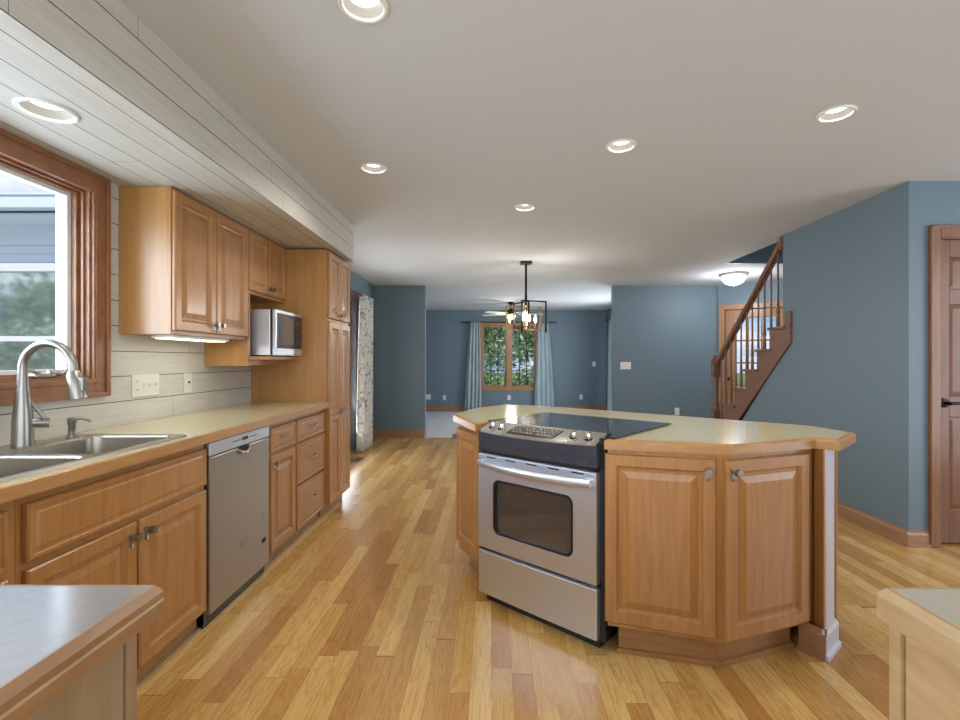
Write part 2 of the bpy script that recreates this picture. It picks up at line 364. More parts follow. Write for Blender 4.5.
# diagonal foyer wall (local x along the wall, y away from the camera)
DA = math.atan2(-.589, .808)
DW = thing('wall_foyer', 'slate blue diagonal foyer wall around the entry door', None, (3.62, 7.68, 0), DA, kind='structure')
mb = MB().box(0, .10, 0, .14, 0, H).box(.10, 1.02, 0, .14, 2.04, H).box(1.02, 2.1, 0, .14, 0, H)
mb.build('wall_surface', 'wall', DW)
struct('wall_foyer_side', MB().box(5.22, 5.34, 3.3, 6.6, 0, H), 'wall', 'blue wall closing the foyer on the right')
# right kitchen walls; the side wall is cut away under the stair
mb = MB().box(RX, RX+.12, 3.204, 4.586, 0, H)
yz = [(4.5865, 0), (4.5865, 1.30), (5.83, .10), (5.83, 0)]
n = len(yz); mb.add([(RX, a, b) for a, b in yz]+[(RX+.10, a, b) for a, b in yz], [tuple(range(n)), tuple(range(2*n-1, n-1, -1))]+[(i, n+i, n+(i+1) % n, (i+1) % n) for i in range(n)])
struct('wall_right', mb, 'wall', 'slate blue wall running back to the staircase')
struct('wall_stair_far', MB().box(3.8, 3.92, 3.324, 5.956, 0, 4.4).box(2.9, 3.8, 5.93, 5.9555, H+.001, 4.4).box(2.78, 2.9, 3.324, 5.956, H+.3, 4.4).box(2.78, 3.92, 3.204, 3.324, H+.3, 4.4), 'wall', 'blue walls of the stairwell')
mb = MB().box(RX+.12, 2.985, 3.204, 3.324, 0, H).box(2.985, 3.80, 3.204, 3.324, 2.07, H).box(3.80, 4.6, 3.204, 3.324, 0, H)
struct('wall_pantry', mb, 'wall', 'slate blue wall with the dark wooden door at right')
struct('wall_far_right', MB().box(4.6, 4.72, -2.6, .1, 0, H).box(4.6, 4.72, 2.5, 3.324, 0, H).box(4.6, 4.72, .1, 2.5, 0, .25).box(4.6, 4.72, .1, 2.5, 2.35, H), 'wall', 'right wall beyond the picture with a wide window opening')
struct('wall_rear', MB().box(-2.07, -1.5, -2.6, -2.5, 0, H).box(3.3, 4.72, -2.6, -2.5, 0, H).box(-1.5, 3.3, -2.6, -2.5, 0, .3).box(-1.5, 3.3, -2.6, -2.5, 2.35, H), 'wall', 'wall behind the camera with a wide window opening')
# soffit
mb = MB(); sx0, sx1, sz = WX, -1.232, 2.125
sy0, sy1 = -2.5, 4.29
mb.add([(sx0, sy0, sz), (sx1, sy0, sz), (sx1, sy1, sz), (sx0, sy1, sz), (sx0, sy0, H), (sx1, sy0, H), (sx1, sy1, H), (sx0, sy1, H)],
       [(0, 3, 2, 1), (4, 5, 6, 7), (1, 2, 6, 5), (0, 1, 5, 4), (2, 3, 7, 6), (3, 0, 4, 7)])
mb.mi = [1, 0, 0, 0, 0, 0]
sof = mb.build('trim_soffit', ['shipface', 'shipunder'])
tag(sof, 'whitewashed shiplap soffit boxed out above the upper cabinets', kind='structure')
boolean_cut(sof, MB().lathe((-1.565, 1.69, sz-.02), [(.072, 0), (.064, .10)], 32).build('cutter', 'white'))

def baseboard(name, p0, p1, label, parent=None, h=.11, t=.016, m='basewood', z=0):
    """runs from p0 to p1, room side to the right of that direction"""
    d = Vector(p1)-Vector(p0); L = d.length; mb = MB()
    prof = [(0, 0), (-t-.010, 0), (-t-.010, .018), (-t, .024), (-t, h-.03), (-t*.55, h-.015), (-t*.5, h), (0, h)]
    n = len(prof); vs = [(0, a, b) for a, b in prof]+[(L, a, b) for a, b in prof]
    mb.add(vs, [tuple(range(n)), tuple(range(2*n-1, n-1, -1))]+[(i, n+i, n+(i+1) % n, (i+1) % n) for i in range(n)])
    o = mb.build(name, m, parent); o.location = (p0[0], p0[1], z); o.rotation_euler = (0, 0, math.atan2(d.y, d.x))
    if not parent: o['kind'] = 'structure'; o['label'] = label
    return o
baseboard('baseboard_right', (RX, 5.95), (RX, 3.20), 'wooden baseboard along the blue wall towards the stairs')
baseboard('baseboard_pantry', (RX-.02, 3.204), (2.912, 3.204), 'short wooden baseboard beside the dark wooden door')
baseboard('baseboard_dining', (WX, 7.70), (-1.067, 7.70), 'red-brown baseboard of the short dark blue wall', h=.13)
baseboard('baseboard_back', (-1.9, 11.5), (2.75, 11.5), 'red-brown baseboard of the living room far wall', h=.13, z=.012)
baseboard('baseboard_centre', (1.95, 7.70), (3.60, 7.70), 'baseboard of the wall between living room and foyer')
baseboard('baseboard_left', (WX, 6.70), (WX, 7.70), 'baseboard beside the patio door')

# ---- kitchen window
w1 = thing('window_1', 'large wood-cased kitchen window above the sink', None, (WX, 0, 0), 0, kind='structure')
mb = MB(); x0 = -.004
def rect_frame(mb, y0, y1, z0, z1, wd, xa, xb):
    mb.box(xa, xb, y0, y0+wd, z0, z1).box(xa, xb, y1-wd, y1, z0, z1).box(xa, xb, y0+wd, y1-wd, z0, z0+wd).box(xa, xb, y0+wd, y1-wd, z1-wd, z1)
rect_frame(mb, WY0-.085, WY1+.085, WZ0-.085, 2.1245, .088, 0, .016)
rect_frame(mb, WY0-.085, WY1+.085, WZ0-.085, 2.1245, .022, .016, .026)
rect_frame(mb, WY0-.022, WY1+.022, WZ0-.022, 2.06, .02, .016, .021)
mb.build('casing', 'winwood', w1, bevel=.003)
mb = MB(); rect_frame(mb, WY0, WY1, WZ0, WZ1, .012, -.11, 0); rect_frame(mb, WY0+.012, WY1-.012, WZ0+.012, WZ1-.012, .010, -.032, -.020)
mb.build('jamb', 'winwood', w1, bevel=.002)
mb = MB(); rect_frame(mb, WY0+.012, WY1-.012, WZ0+.012, WZ1-.012, .018, -.072, -.046); mb.box(-.072, -.046, 1.47, 1.53, WZ0+.03, WZ1-.03)
mb.build('sash', 'winwood', w1, bevel=.002)
mb = MB(); rect_frame(mb, WY0+.012, WY1-.012, WZ0+.012, WZ1-.012, .036, -.11, -.0725); rect_frame(mb, WY0, WY1, WZ0, WZ1, .012, -.16, -.1102); mb.box(-.11, -.0725, 1.46, 1.54, WZ0+.04, WZ1-.04)
mb.build('outer_frame', 'whitepaint', w1, bevel=.002)
MB().box(-.095, -.091, WY0+.04, WY1-.04, WZ0+.04, WZ1-.04).build('pane', 'glass', w1)
# crank operator of the casement
mb = MB().box(-.045, -.005, 1.99, 2.09, WZ0+.012, WZ0+.034)
cr_ = mb.build('crank', 'nickel', w1, bevel=.008)
MB().tube([(-.02, 2.02, WZ0+.036), (-.01, 1.97, WZ0+.046), (-.0, 1.93, WZ0+.036)], [.008, .007, .006]).tube([(-.02, 2.06, WZ0+.036), (-.015, 2.12, WZ0+.026), (-.01, 2.145, WZ0+.044)], [.009, .007, .009]).build('crank_lever', 'nickel', cr_, smooth=True)

# ---- far living room window
w2 = thing('window_2', 'double living room window with dark grilles in a wood casing', None, (0, 11.5, 0), 0, kind='structure')
mb = MB()
def frame_xz(mb, x0, x1, z0, z1, wd, ya, yb):
    mb.box(x0, x0+wd, ya, yb, z0, z1).box(x1-wd, x1, ya, yb, z0, z1).box(x0+wd, x1-wd, ya, yb, z0, z0+wd).box(x0+wd, x1-wd, ya, yb, z1-wd, z1)
frame_xz(mb, -.305, 1.135, .515, 2.155, .09, -.022, 0); mb.box(.36, .47, -.022, .10, .6, 2.07)
mb.build('casing', 'entrywood', w2, bevel=.004)
for a, b in ((-.215, .36), (.47, 1.045)):
    mb = MB(); frame_xz(mb, a, b, .605, 2.065, .03, .04, .09); sh = mb.build('sash', 'entrywood', w2)
    mb = MB()
    for i in (1, 2): xx = a+.03+(b-a-.06)*i/3; mb.box(xx-.010, xx+.010, .055, .075, .63, 2.04)
    for i in (1, 2, 3): zz = .635+1.40*i/4; mb.box(a+.03, b-.03, .055, .075, zz-.010, zz+.010)
    mb.build('grille', 'black', sh)
    MB().box(a+.03, b-.03, .078, .082, .63, 2.04).build('pane', 'glass', sh)

# ---- patio door behind the branch-print curtain
d3 = thing('door_3', 'wood-framed glass patio door behind the branch-print curtain', None, (WX, 0, 0), 0, kind='structure')
MB().box(0, .02, PY0-.09, PY0, 0, PZ1+.09).box(0, .02, PY1, PY1+.09, 0, PZ1+.09).box(0, .02, PY0, PY1, PZ1, PZ1+.09).build('casing', 'trimwood', d3, bevel=.003)
for a, b, xo in ((PY0, 5.75, -.10), (5.70, PY1, -.05)):
    mb = MB().box(xo-.04, xo, a, a+.1, 0, PZ1).box(xo-.04, xo, b-.1, b, 0, PZ1).box(xo-.04, xo, a+.1, b-.1, 0, .18).box(xo-.04, xo, a+.1, b-.1, PZ1-.1, PZ1)
    pd = mb.build('door_leaf', 'trimwood', d3, bevel=.003)
    MB().box(xo-.024, xo-.018, a+.1, b-.1, .18, PZ1-.1).build('pane', 'glass', pd)

# ---- dark wooden door on the right
d1 = thing('door_1', 'dark wooden panelled door at the right edge', None, (2.985, 3.204, 0), 0, kind='structure')
dw, dh = .80, 2.055
MB().box(-.073, 0, -.02, 0, 0, 2.14).box(dw+.015, dw+.09, -.02, 0, 0, 2.14).box(0, dw+.015, -.02, 0, 2.065, 2.14).box(-.073, -.055, -.028, -.02, 0, 2.14).box(-.073, dw+.09, -.028, -.02, 2.122, 2.14).build('casing', 'trimwood', d1, bevel=.004)
MB().box(0, .014, 0, .12, 0, 2.07).box(dw+.001, dw+.015, 0, .12, 0, 2.07).box(.014, dw, 0, .12, 2.056, 2.07).build('jamb', 'trimwood', d1)
mb = MB().box(.016, .10, .03, .065, .012, dh).box(dw-.084, dw-.002, .03, .065, .012, dh).box(.36, .44, .03, .065, .012, dh)
for z0, z1 in ((.012, .24), (.86, 1.0), (1.62, 1.72), (1.94, dh)): mb.box(.10, dw-.084, .0305, .0645, z0, z1)
mb.build('door_leaf', 'doorwood', d1, bevel=.003)
mb = MB()
for z0, z1 in ((.24, .86), (1.0, 1.62), (1.72, 1.94)):
    for xa, xb in ((.10, .36), (.44, dw-.084)): mb.panel(xa, z0, xb-xa, z1-z0, [(0, .012), (.03, .004)], y=.034, th=.02)
mb.build('door_panel', 'doorwood', d1)
hk = MB().lathe((.062, .03, .955), [(.032, 0), (.030, -.010), (.012, -.014), (.011, -.045)], 20, 'y').tube([(.062, -.018, .955), (.11, -.022, .958), (.165, -.018, .950)], [.011, .010, .007]).build('door_handle', 'bronze', d1, smooth=True)
for z in (.22, 1.05, 1.85): MB().tube([(.012, .022, z), (.012, .022, z+.09)], .007, 8).build('hinge', 'bronze', d1, smooth=True)

# ---- entry door on the diagonal
d2 = thing('door_2', 'light wooden entry door with divided glass behind the stair balusters', None, (3.62, 7.68, 0), DA, kind='structure')
MB().box(.02, .10, -.02, 0, 0, 2.12).box(1.02, 1.10, -.02, 0, 0, 2.12).box(.10, 1.02, -.02, 0, 2.04, 2.12).build('casing', 'entrywood', d2, bevel=.004)
mb = MB().box(.11, .24, .03, .075, .02, 2.03).box(.80, 1.01, .03, .075, .02, 2.03).box(.24, .80, .03, .075, .02, .50).box(.24, .80, .03, .075, 1.90, 2.03)
leaf_ = mb.build('door_leaf', 'entrywood', d2, bevel=.003)
mb = MB()
for i in (1, 2): x = .24+.56*i/3; mb.box(x-.012, x+.012, .04, .065, .50, 1.90)
for i in (1, 2, 3): z = .50+1.40*i/4; mb.box(.24, .80, .04, .065, z-.012, z+.012)
mb.build('grille', 'entrywood', leaf_)
MB().box(.24, .80, .050, .054, .50, 1.90).build('pane', 'glass', leaf_)
MB().lathe((.17, .03, .95), [(.03, 0), (.012, -.01), (.012, -.04), (.028, -.045), (.028, -.065), (.01, -.075)], 16, 'y').build('door_handle', 'bronze', d2, smooth=True)

# ================================================================== LEFT RUN OF BASE CABINETS
FX = -1.300         # door faces
ROT = PI/2          # local x -> +Y, local y -> -X (into the cabinet)
def knob(parent, x, z, y=0):
    k = MB().box(x-.013, x+.013, y-.003, y, z-.030, z+.016).build('knob', 'nickel', parent, bevel=.002)
    MB().tube([(x, y-.002, z+.004), (x, y-.018, z+.004)], .005, 8).tube([(x, y-.016, z+.004), (x, y-.034, z+.004)], .0145, 16).tube([(x, y-.003, z-.02), (x, y-.004, z-.034)], .004, 6).build('knob_head', 'nickel', k, smooth=True)
def pull(parent, x, z, w=.09):
    MB().tube([(x-w/2, 0, z), (x-w/2+.006, -.024, z), (x, -.030, z), (x+w/2-.006, -.024, z), (x+w/2, 0, z)], [.006, .006, .007, .006, .006], 10).build('pull', 'nickel', parent, smooth=True)
def base_cab(label, y0, w, doors=(), drawers=(), false=(), top=.872, sink=False):
    t = thing('base_cabinet', label, 'cabinet', (FX, y0, 0), ROT)
    mb = MB().box(0, w, .021, .58, .092, .73 if sink else top)
    mb.build('carcass', 'cab', t)
    if sink: MB().box(0, w, .0212, .036, .7305, top).build('top_rail', 'cab', t)
    MB().box(0, w, .055, .075, .0, .092).build('toe_kick', 'toewood', t)
    MB().box(0, w, .036, .0545, .0, .016).build('shoe_moulding', 'edgegrey', t)  # pale tone carries a reflected sheen in its colour
    for x, z, ww, hh, kx in doors:
        d = MB().panel(x, z, ww, hh, DOOR).build('door', 'cab', t); knob(d, x+kx, z+hh-.05)
    for x, z, ww, hh in drawers:
        d = MB().panel(x, z, ww, hh, DRAW).build('drawer', 'cab', t); pull(d, x+ww/2, z+hh*.55)
    for x, z, ww, hh in false:
        MB().panel(x, z, ww, hh, DRAW).build('false_front', 'cab', t)
    return t
base_cab('honey wood corner base cabinet left of the sink cabinet', .775, .555, doors=[(.02, .10, .50, .552, .45)], false=[(.02, .675, .50, .165)], sink=True)
base_cab('wide honey wood sink cabinet with a blank top panel and two doors', 1.332, .872,
         doors=[(.016, .10, .415, .552, .385), (.446, .10, .415, .552, .032)], false=[(.016, .675, .845, .165)], sink=True)
base_cab('narrow wood cabinet with one drawer and one door right of the dishwasher', 2.825, .375, doors=[(.01, .10, .355, .57, .03)], drawers=[(.01, .69, .355, .15)])
base_cab('wood cabinet of three drawers beside the tall pantry', 3.20, .558, drawers=[(.015, .69, .53, .15), (.015, .405, .53, .27), (.015, .10, .53, .29)])

# dishwasher
t = thing('dishwasher', 'stainless steel dishwasher with a pocket handle under the counter', 'dishwasher', (FX, 2.212, 0), ROT)
w = .605
MB().box(.005, w-.005, .03, .575, .02, .868).build('body', 'black', t)
MB().box(.006, w-.006, 0, .029, .065, .795).build('door', 'steelv', t, bevel=.006)
cp = MB().box(.006, w-.006, 0, .029, .798, .862).build('control_panel', 'steel', t, bevel=.005)
MB().box(.29, .35, -.0015, .0005, .826, .842).build('display', 'black', cp)
mb = MB()
for i in range(6):
    for a in (.20, .37): MB().box(a+i*.013, a+.008+i*.013, -.0015, .0005, .831, .835).build('button', 'display', cp)
mb = MB().tube([(.245, -.002, .785), (.27, -.012, .768), (.305, -.015, .762), (.34, -.012, .768), (.365, -.002, .785)], [.006, .010, .011, .010, .006], 12)
mb.build('handle', 'chrome', t, smooth=True)
MB().box(.25, .36, -.0008, .0005, .765, .795).build('pocket_shade', 'shadow', t)  # flat dark sheet; shade of the grip recess put into its colour
MB().box(.27, .35, -.0012, .0005, .27, .305).build('badge', 'nickel', t)
MB().box(.515, .555, -.0012, .0005, .345, .375).build('badge', 'nickel', t)
MB().box(.505, .55, -.0012, .0005, .205, .23).build('energy_label', 'shadow', t)
MB().box(.005, w-.005, .035, .055, .0, .06).build('toe_kick', 'black', t)

# pantry
PY = 3.762; PW = .565
t = thing('pantry_cabinet', 'tall wood pantry with paired upper and lower doors', 'cabinet', (-1.270, PY, 0), ROT)
MB().box(0, PW, .021, .612, .105, 2.112).build('carcass', 'cab', t)
MB().box(-.001, 0, .021, .612, .90, 2.112).build('side_panel', 'cabside', t)
MB().box(0, PW, .075, .095, .0, .105).build('toe_kick', 'toewood', t)
for i in (0, 1):
    x = .012+i*.272; kx = .240 if i == 0 else .024
    d = MB().panel(x, 1.575, .266, .525, DOOR).build('door', 'cab', t); knob(d, x+kx, 1.61)
    mb = MB().panel(x, .10, .266, .705, DOOR).panel(x, .8048, .266, .745, DOOR); d = mb.build('door', 'cab', t); knob(d, x+kx, .825)

# ---------------- uppers
UX = -1.600
def upper(label, y0, w, z0, z1, n, kz):
    t = thing('upper_cabinet', label, 'cabinet', (UX, y0, 0), ROT)
    MB().box(0, w, .0398, .283, z0, z1).build('carcass', 'cabside', t)
    MB().box(0, w, .0205, .0395, z0-.0, z1-.0005).build('face_frame', 'cab', t)
    dw = (w-.012)/n-.003
    for i in range(n):
        x = .006+i*(dw+.006); d = MB().panel(x, z0+.02, dw, z1-z0-.035, DOOR).build('door', 'cab', t)
        knob(d, x+(dw-.026 if i == 0 else .026), z0+kz)
    return t
upper('tall two-door wood upper cabinet beside the kitchen window', 2.425, .742, 1.376, 2.122, 2, .065)
upper('short two-door wood upper cabinet above the microwave', 3.170, .590, 1.69, 2.122, 2, .06)
t = thing('microwave_shelf', 'wooden open shelf box holding the microwave', 'shelf', (0, 0, 0))
MB().box(-1.8835, -1.602, 3.150, 3.1685, 1.207, 1.374).build('side_panel', 'cabside', t)
MB().box(-1.8835, -1.603, 3.1715, 3.187, 1.27, 1.688).build('inner_panel', 'cab', t)
MB().box(-1.8835, -1.485, 3.1715, 3.759, 1.247, 1.270).build('shelf_board', 'cab', t, bevel=.002)
MB().box(-1.8835, -1.60, 3.1715, 3.759, 1.210, 1.2465).build('apron', 'cab', t)
MB().box(-1.8835, -1.872, 3.188, 3.759, 1.271, 1.688).build('back_panel', 'cab', t)
t = thing('microwave', 'stainless steel microwave with a dark glass door on its shelf', 'microwave', (-1.465, 3.24, 1.2765), ROT)
mw, mh = .45, .312
MB().box(0, mw, .03, .40, 0, mh).build('body', 'steel', t, bevel=.004)
MB().box(.003, mw-.003, .014, .0305, .002, mh-.002).build('door_surround', 'black', t)
MB().box(0, mw, -.008, .0135, .0, .05).box(0, .022, -.008, .0135, .0505, mh).box(.0225, mw, -.008, .0135, mh-.022, mh).build('trim', 'steel', t, bevel=.002)
MB().box(.024, mw-.001, -.006, .013, .052, mh-.024).build('door_glass', 'black', t)
MB().box(.055, .30, -.0075, -.0055, .075, mh-.05).build('door_window', 'darkglass', t)
mb = MB()
for i in range(4):
    for j in range(3): MB().box(.338+j*.028, .358+j*.028, -.0075, -.0055, .08+i*.032, .10+i*.032).build('button', 'display', t)
MB().box(.338, .414, -.0075, -.0055, .235, .262).build('display', 'display', t)
for a in (.03, .39): MB().box(a, a+.03, .06, .10, -.006, 0).build('foot', 'black', t)
# under-cabinet light
t = thing('under_cabinet_light', 'lit slim white light bar under the upper cabinet', 'lamp', (0, 0, 0))
MB().box(-1.76, -1.64, 2.48, 3.0, 1.360, 1.3755).build('housing', 'white', t, bevel=.003)
MB().box(-1.75, -1.65, 2.50, 2.98, 1.355, 1.3598).build('diffuser', 'tube', t)
l = light('AREA', 'under_cabinet_glow', (-1.675, 2.78, 1.35), (0, 0, 0), .7, (1, .97, .82), shape='RECTANGLE', size=.1, size_y=.5)

# ---------------- left counter with wooden nosing
EX = -1.272; ZC = .914
Lp = [(WX+.002, .1), (EX, .1), (EX, 3.758), (WX+.002, 3.758)]
Np = [(EX+.001, .1), (-.483, .1), (-.483, .707), (-.491, .715), (EX+.001, .715)]
ct = thing('countertop', 'cream laminate countertop with wooden edge along the left wall and sink', 'countertop', (0, 0, 0))
SX0, SX1, SY0, SY1 = -1.800, -1.330, 1.185, 2.085   # sink cutout
mb = MB()
ins = .010
for b in ((WX+.002, SX0+.01, .112, 3.745), (SX1-.01, EX-ins, .112, 3.745), (SX0+.01, SX1-.01, .112, SY0+.01), (SX0+.01, SX1-.01, SY1-.01, 3.745)):
    mb.box(b[0], b[1], b[2], b[3], .874, ZC+.0005)
mb.build('laminate_top', 'laminate', ct)
edge_band(Lp, .872, ZC+.001, .0098, .005).build('edge_trim', 'edgewood', ct)
ct = thing('countertop', 'near grey laminate countertop corner with wooden edge at bottom left', 'countertop', (0, 0, 0))
MB().box(EX+.013, -.4962, .112, .7018, .874, ZC+.0005).build('laminate_top', 'laminate_grey', ct)
edge_band(Np, .872, ZC+.001, .013, .010).build('edge_trim', 'nearedge', ct)
MB().tube([(-.4835, .105, .893), (-.4835, .705, .893)], .003, 6).build('edge_bead', 'edgegrey', ct)
t = thing('base_cabinet', 'wood cabinet end under the near left counter corner', 'cabinet', (0, 0, 0))
MB().box(-1.27, -.536, .125, .69, .0, .872).build('carcass', 'endwood', t)
MB().box(-.5355, -.521, .686, .705, .0, .871).build('corner_post', 'endwood', t)
MB().box(-.5355, -.523, .125, .682, .0, .871).build('end_panel', 'endwood', t)

# ---------------- sink
sk = thing('kitchen_sink', 'double bowl stainless steel drop-in sink below the window', 'sink', (0, 0, ZC))
def rrect(x0, x1, y0, y1, r, n=6):
    out = []
    for cx, cy, a0 in ((x1-r, y1-r, 0), (x0+r, y1-r, PI/2), (x0+r, y0+r, PI), (x1-r, y0+r, 1.5*PI)):
        for i in range(n+1): a = a0+PI/2*i/n; out.append((cx+r*math.cos(a), cy+r*math.sin(a)))
    return out
bowls = [(-1.705, -1.345, 1.215, 1.615), (-1.705, -1.345, 1.655, 2.050)]
bm = bmesh.new()
def loop(pts, z): 
    vs = [bm.verts.new((p[0], p[1], z)) for p in pts]; return vs
def loop_edges(vs): return [bm.edges.new((vs[i], vs[(i+1) % len(vs)])) for i in range(len(vs))]
outer = loop(rrect(SX0-.012, SX1+.010, SY0-.012, SY1+.012, .035), .008); E = loop_edges(outer)
inn = []
for b in bowls:
    q = loop(rrect(*b, .055), .008); E += loop_edges(q); inn.append(q)
bmesh.ops.triangle_fill(bm, use_beauty=True, use_dissolve=False, edges=E)
skirt = loop(rrect(SX0-.016, SX1+.014, SY0-.016, SY1+.016, .037), .0008)
for i in range(len(outer)): bm.faces.new((outer[i], outer[(i+1) % len(outer)], skirt[(i+1) % len(outer)], skirt[i]))
for q, b in zip(inn, bowls):
    prev = q
    for ins_, z, rr in ((.006, .002, .05), (.016, -.14, .05), (.045, -.165, .045)):
        cur = loop(rrect(b[0]+ins_, b[1]-ins_, b[2]+ins_, b[3]-ins_, rr), z)
        for i in range(len(cur)): bm.faces.new((prev[i], prev[(i+1) % len(cur)], cur[(i+1) % len(cur)], cur[i]))
        prev = cur
    bm.faces.new(prev)
bmesh.ops.recalc_face_normals(bm, faces=bm.faces)
me = bpy.data.meshes.new('basin'); bm.to_mesh(me); bm.free(); me.materials.append(M['sinksteel'])
for p in me.polygons: p.use_smooth = True
me.set_sharp_from_angle(angle=math.radians(40))
o = bpy.data.objects.new('basin', me); COL.objects.link(o); o.parent = sk
for b in bowls:
    cx, cy = (b[0]+b[1])/2, (b[2]+b[3])/2
    MB().lathe((cx, cy, -.1645), [(.045, 0), (.045, .003), (.035, .004), (.03, .001)], 24).build('drain', 'chrome', sk, smooth=True)
# faucet
FXc, FYc = -1.758, 1.80
t = thing('faucet', 'tall brushed nickel pull-down faucet standing on the sink deck', 'faucet', (FXc, FYc, ZC+.0085))
MB().lathe((0, 0, 0), [(.034, 0), (.034, .006), (.033, .02), (.031, .10), (.024, .17), (.0175, .24), (.0165, .26)], 28).build('body', 'nickel', t, smooth=True)
pts = []
R = .095
for i in range(15):
    a = PI-(PI*1.03)*i/14; pts.append((R+R*math.cos(a), 0, .290+R*math.sin(a)))
MB().tube([(0, 0, .25), (0, 0, .27)]+pts, .0145, 18).build('spout', 'nickel', t, smooth=True)
ex, ez = pts[-1][0], pts[-1][2]
sh = MB().tube([(ex, 0, ez), (ex+.003, 0, ez-.015), (ex+.012, 0, ez-.06), (ex+.020, 0, ez-.105)], [.017, .023, .026, .027], 20).build('spray_head', 'nickel', t, smooth=True)
MB().box(ex+.026, ex+.044, -.012, .012, ez-.075, ez-.025).build('spray_button', 'nickel', sh, bevel=.003)
hd = MB().tube([(.015, .012, .085), (.055, .05, .082)], [.019, .019], 18).build('handle', 'nickel', t, smooth=True)
MB().tube([(.052, .046, .085), (.03, .03, .13), (.015, .016, .165)], [.008, .0065, .005], 10).build('lever', 'nickel', hd, smooth=True)
t = thing('soap_dispenser', 'small brushed nickel soap dispenser behind the right sink bowl', 'soap dispenser', (-1.748, 2.00, ZC+.0085))
MB().lathe((0, 0, 0), [(.020, 0), (.020, .006), (.014, .010), (.013, .055), (.016, .060), (.016, .078), (.010, .082)], 20).build('body', 'nickel', t, smooth=True)
MB().tube([(0, 0, .072), (.03, .01, .078), (.055, .018, .070), (.062, .02, .062)], [.007, .006, .005, .005], 10).build('nozzle', 'nickel', t, smooth=True)

# ---------------- shiplap wall plates
def plate(name, label, cat, loc, rz, w, h, slots, group=None, m='white'):
    t = thing(name, label, cat, loc, rz, group)
    MB().box(-w/2, w/2, -.006, -.0005, -h/2, h/2).build('cover_plate', m, t, bevel=.002)
    for kind, x in slots:
        if kind == 'o':
            for z in (-.022, .022):
                s_ = MB().box(x-.016, x+.016, -.0085, -.0062, z-.014, z+.014).build('receptacle', m, t, bevel=.002)
                MB().box(x-.007, x-.005, -.0092, -.0086, z-.004, z+.006).box(x+.005, x+.007, -.0092, -.0086, z-.004, z+.006).build('slot', 'shadow', s_)
        else:
            MB().box(x-.006, x+.006, -.008, -.0062, -.014, .014).build('switch_frame', m, t)
            MB().box(x-.004, x+.004, -.016, -.0082, -.002, .010).build('toggle', m if kind == 's' else 'shadow', t)
    return t
plate('wall_outlet', 'wide ivory four-gang plate of sockets and switches on shiplap', 'outlet', (WX, 2.614, 1.108), ROT, .205, .118, [('o', -.070), ('s', -.023), ('s', .023), ('s', .069)], m='ivory')
plate('light_switch', 'single light switch on shiplap right of the four-gang plate', 'switch', (WX, 2.975, 1.103), ROT, .075, .12, [('d', 0)], m='ivory')
plate('light_switch', 'triple white switch plate on the blue centre wall', 'switch', (2.150, 7.70, 1.155), 0, .17, .118, [('s', -.046), ('s', 0), ('s', .046)])
plate('wall_outlet', 'white outlet low on the centre wall just above the island', 'outlet', (2.975, 7.70, .42), 0, .075, .118, [('o', 0)])
for x, z, lb, g in ((-1.525, .36, 'white double outlet at the left end of the living room wall', .14), (-1.126, .345, 'white single outlet left of the living room window', .075), (.42, .345, 'white outlet centred under the living room window', .075), (2.145, .36, 'white outlet right of the living room window', .075)):
    plate('wall_outlet', lb, 'outlet', (x, 11.5, z), 0, g, .118, [('o', 0)] if g < .1 else [('o', -.035), ('o', .035)])
plate('light_switch', 'white switch high on the living room wall right of the window', 'switch', (2.455, 11.5, 1.15), 0, .075, .118, [('s', 0)])

# ================================================================== RIGHT NEAR COUNTER
ct2 = thing('countertop', 'grey laminate countertop corner with pale wooden edge at bottom right', 'countertop', (0, 0, 0))
Rp = [(.560, .10), (2.2, .10), (2.2, .706), (.568, .706), (.560, .698)]
edge_band(Rp, .872, ZC+.001, .014, .010).build('edge_trim', 'edgegrey', ct2)
MB().box(.5742, 2.1858, .1142, .6918, .874, ZC+.0005).build('laminate_top', 'laminate_beige', ct2)
MB().tube([(.5735, .12, ZC+.0005), (.5735, .69, ZC+.0005)], .0016, 6).build('edge_bead', 'edgewood', ct2)
t = thing('base_cabinet', 'pale wood cabinet end under the near right counter corner', 'cabinet', (0, 0, 0))
MB().box(.606, 2.17, .125, .684, .0, .872).build('carcass', 'cabside', t)
MB().box(.575, .6055, .675, .694, .0, .871).build('corner_post', 'edgegrey', t)
MB().box(.578, .6055, .13, .6695, .0, .871).build('end_panel', 'edgegrey', t)

# ================================================================== ISLAND
RO = Vector((-.0666, 2.477)); u = Vector((.75, -.66)).normalized(); v = Vector((-u.y, u.x)); RA = math.atan2(u.y, u.x); RW = .68
def rl(x, y): p = RO+u*x+v*y; return (p.x, p.y)
# range
t = thing('range', 'slide-in stainless steel electric range set into the island', 'stove', (RO.x, RO.y, 0), RA)
MB().box(.004, RW-.004, .045, .60, .03, .895).box(RW-.004, RW+.026, .03, .60, .045, .912).build('body', 'black', t)
MB().box(.012, RW-.012, .05, .56, .0, .03).build('base', 'black', t)
def bowed(mb, x0, x1, z0, z1, bow, y0, y1, nx=16, top_bow=None):
    """slab whose front face bows forward (-y) in the middle"""
    top_bow = bow if top_bow is None else top_bow; vs = []; fs = []
    for i in range(nx+1):
        s_ = i/nx; x = x0+(x1-x0)*s_; k = 1-(2*s_-1)**2
        vs += [(x, y0-bow*k, z0), (x, y0-top_bow*k, z1), (x, y1, z1), (x, y1, z0)]
    for i in range(nx):
        for j in range(4): fs.append((i*4+j, i*4+(j+1) % 4, (i+1)*4+(j+1) % 4, (i+1)*4+j))
    fs += [(3, 2, 1, 0), tuple(nx*4+j for j in range(4))]
    mb.add(vs, fs); return mb
dr = bowed(MB(), 0, RW, .055, .272, .004, 0, .044).build('drawer', 'steel', t, bevel=.003)
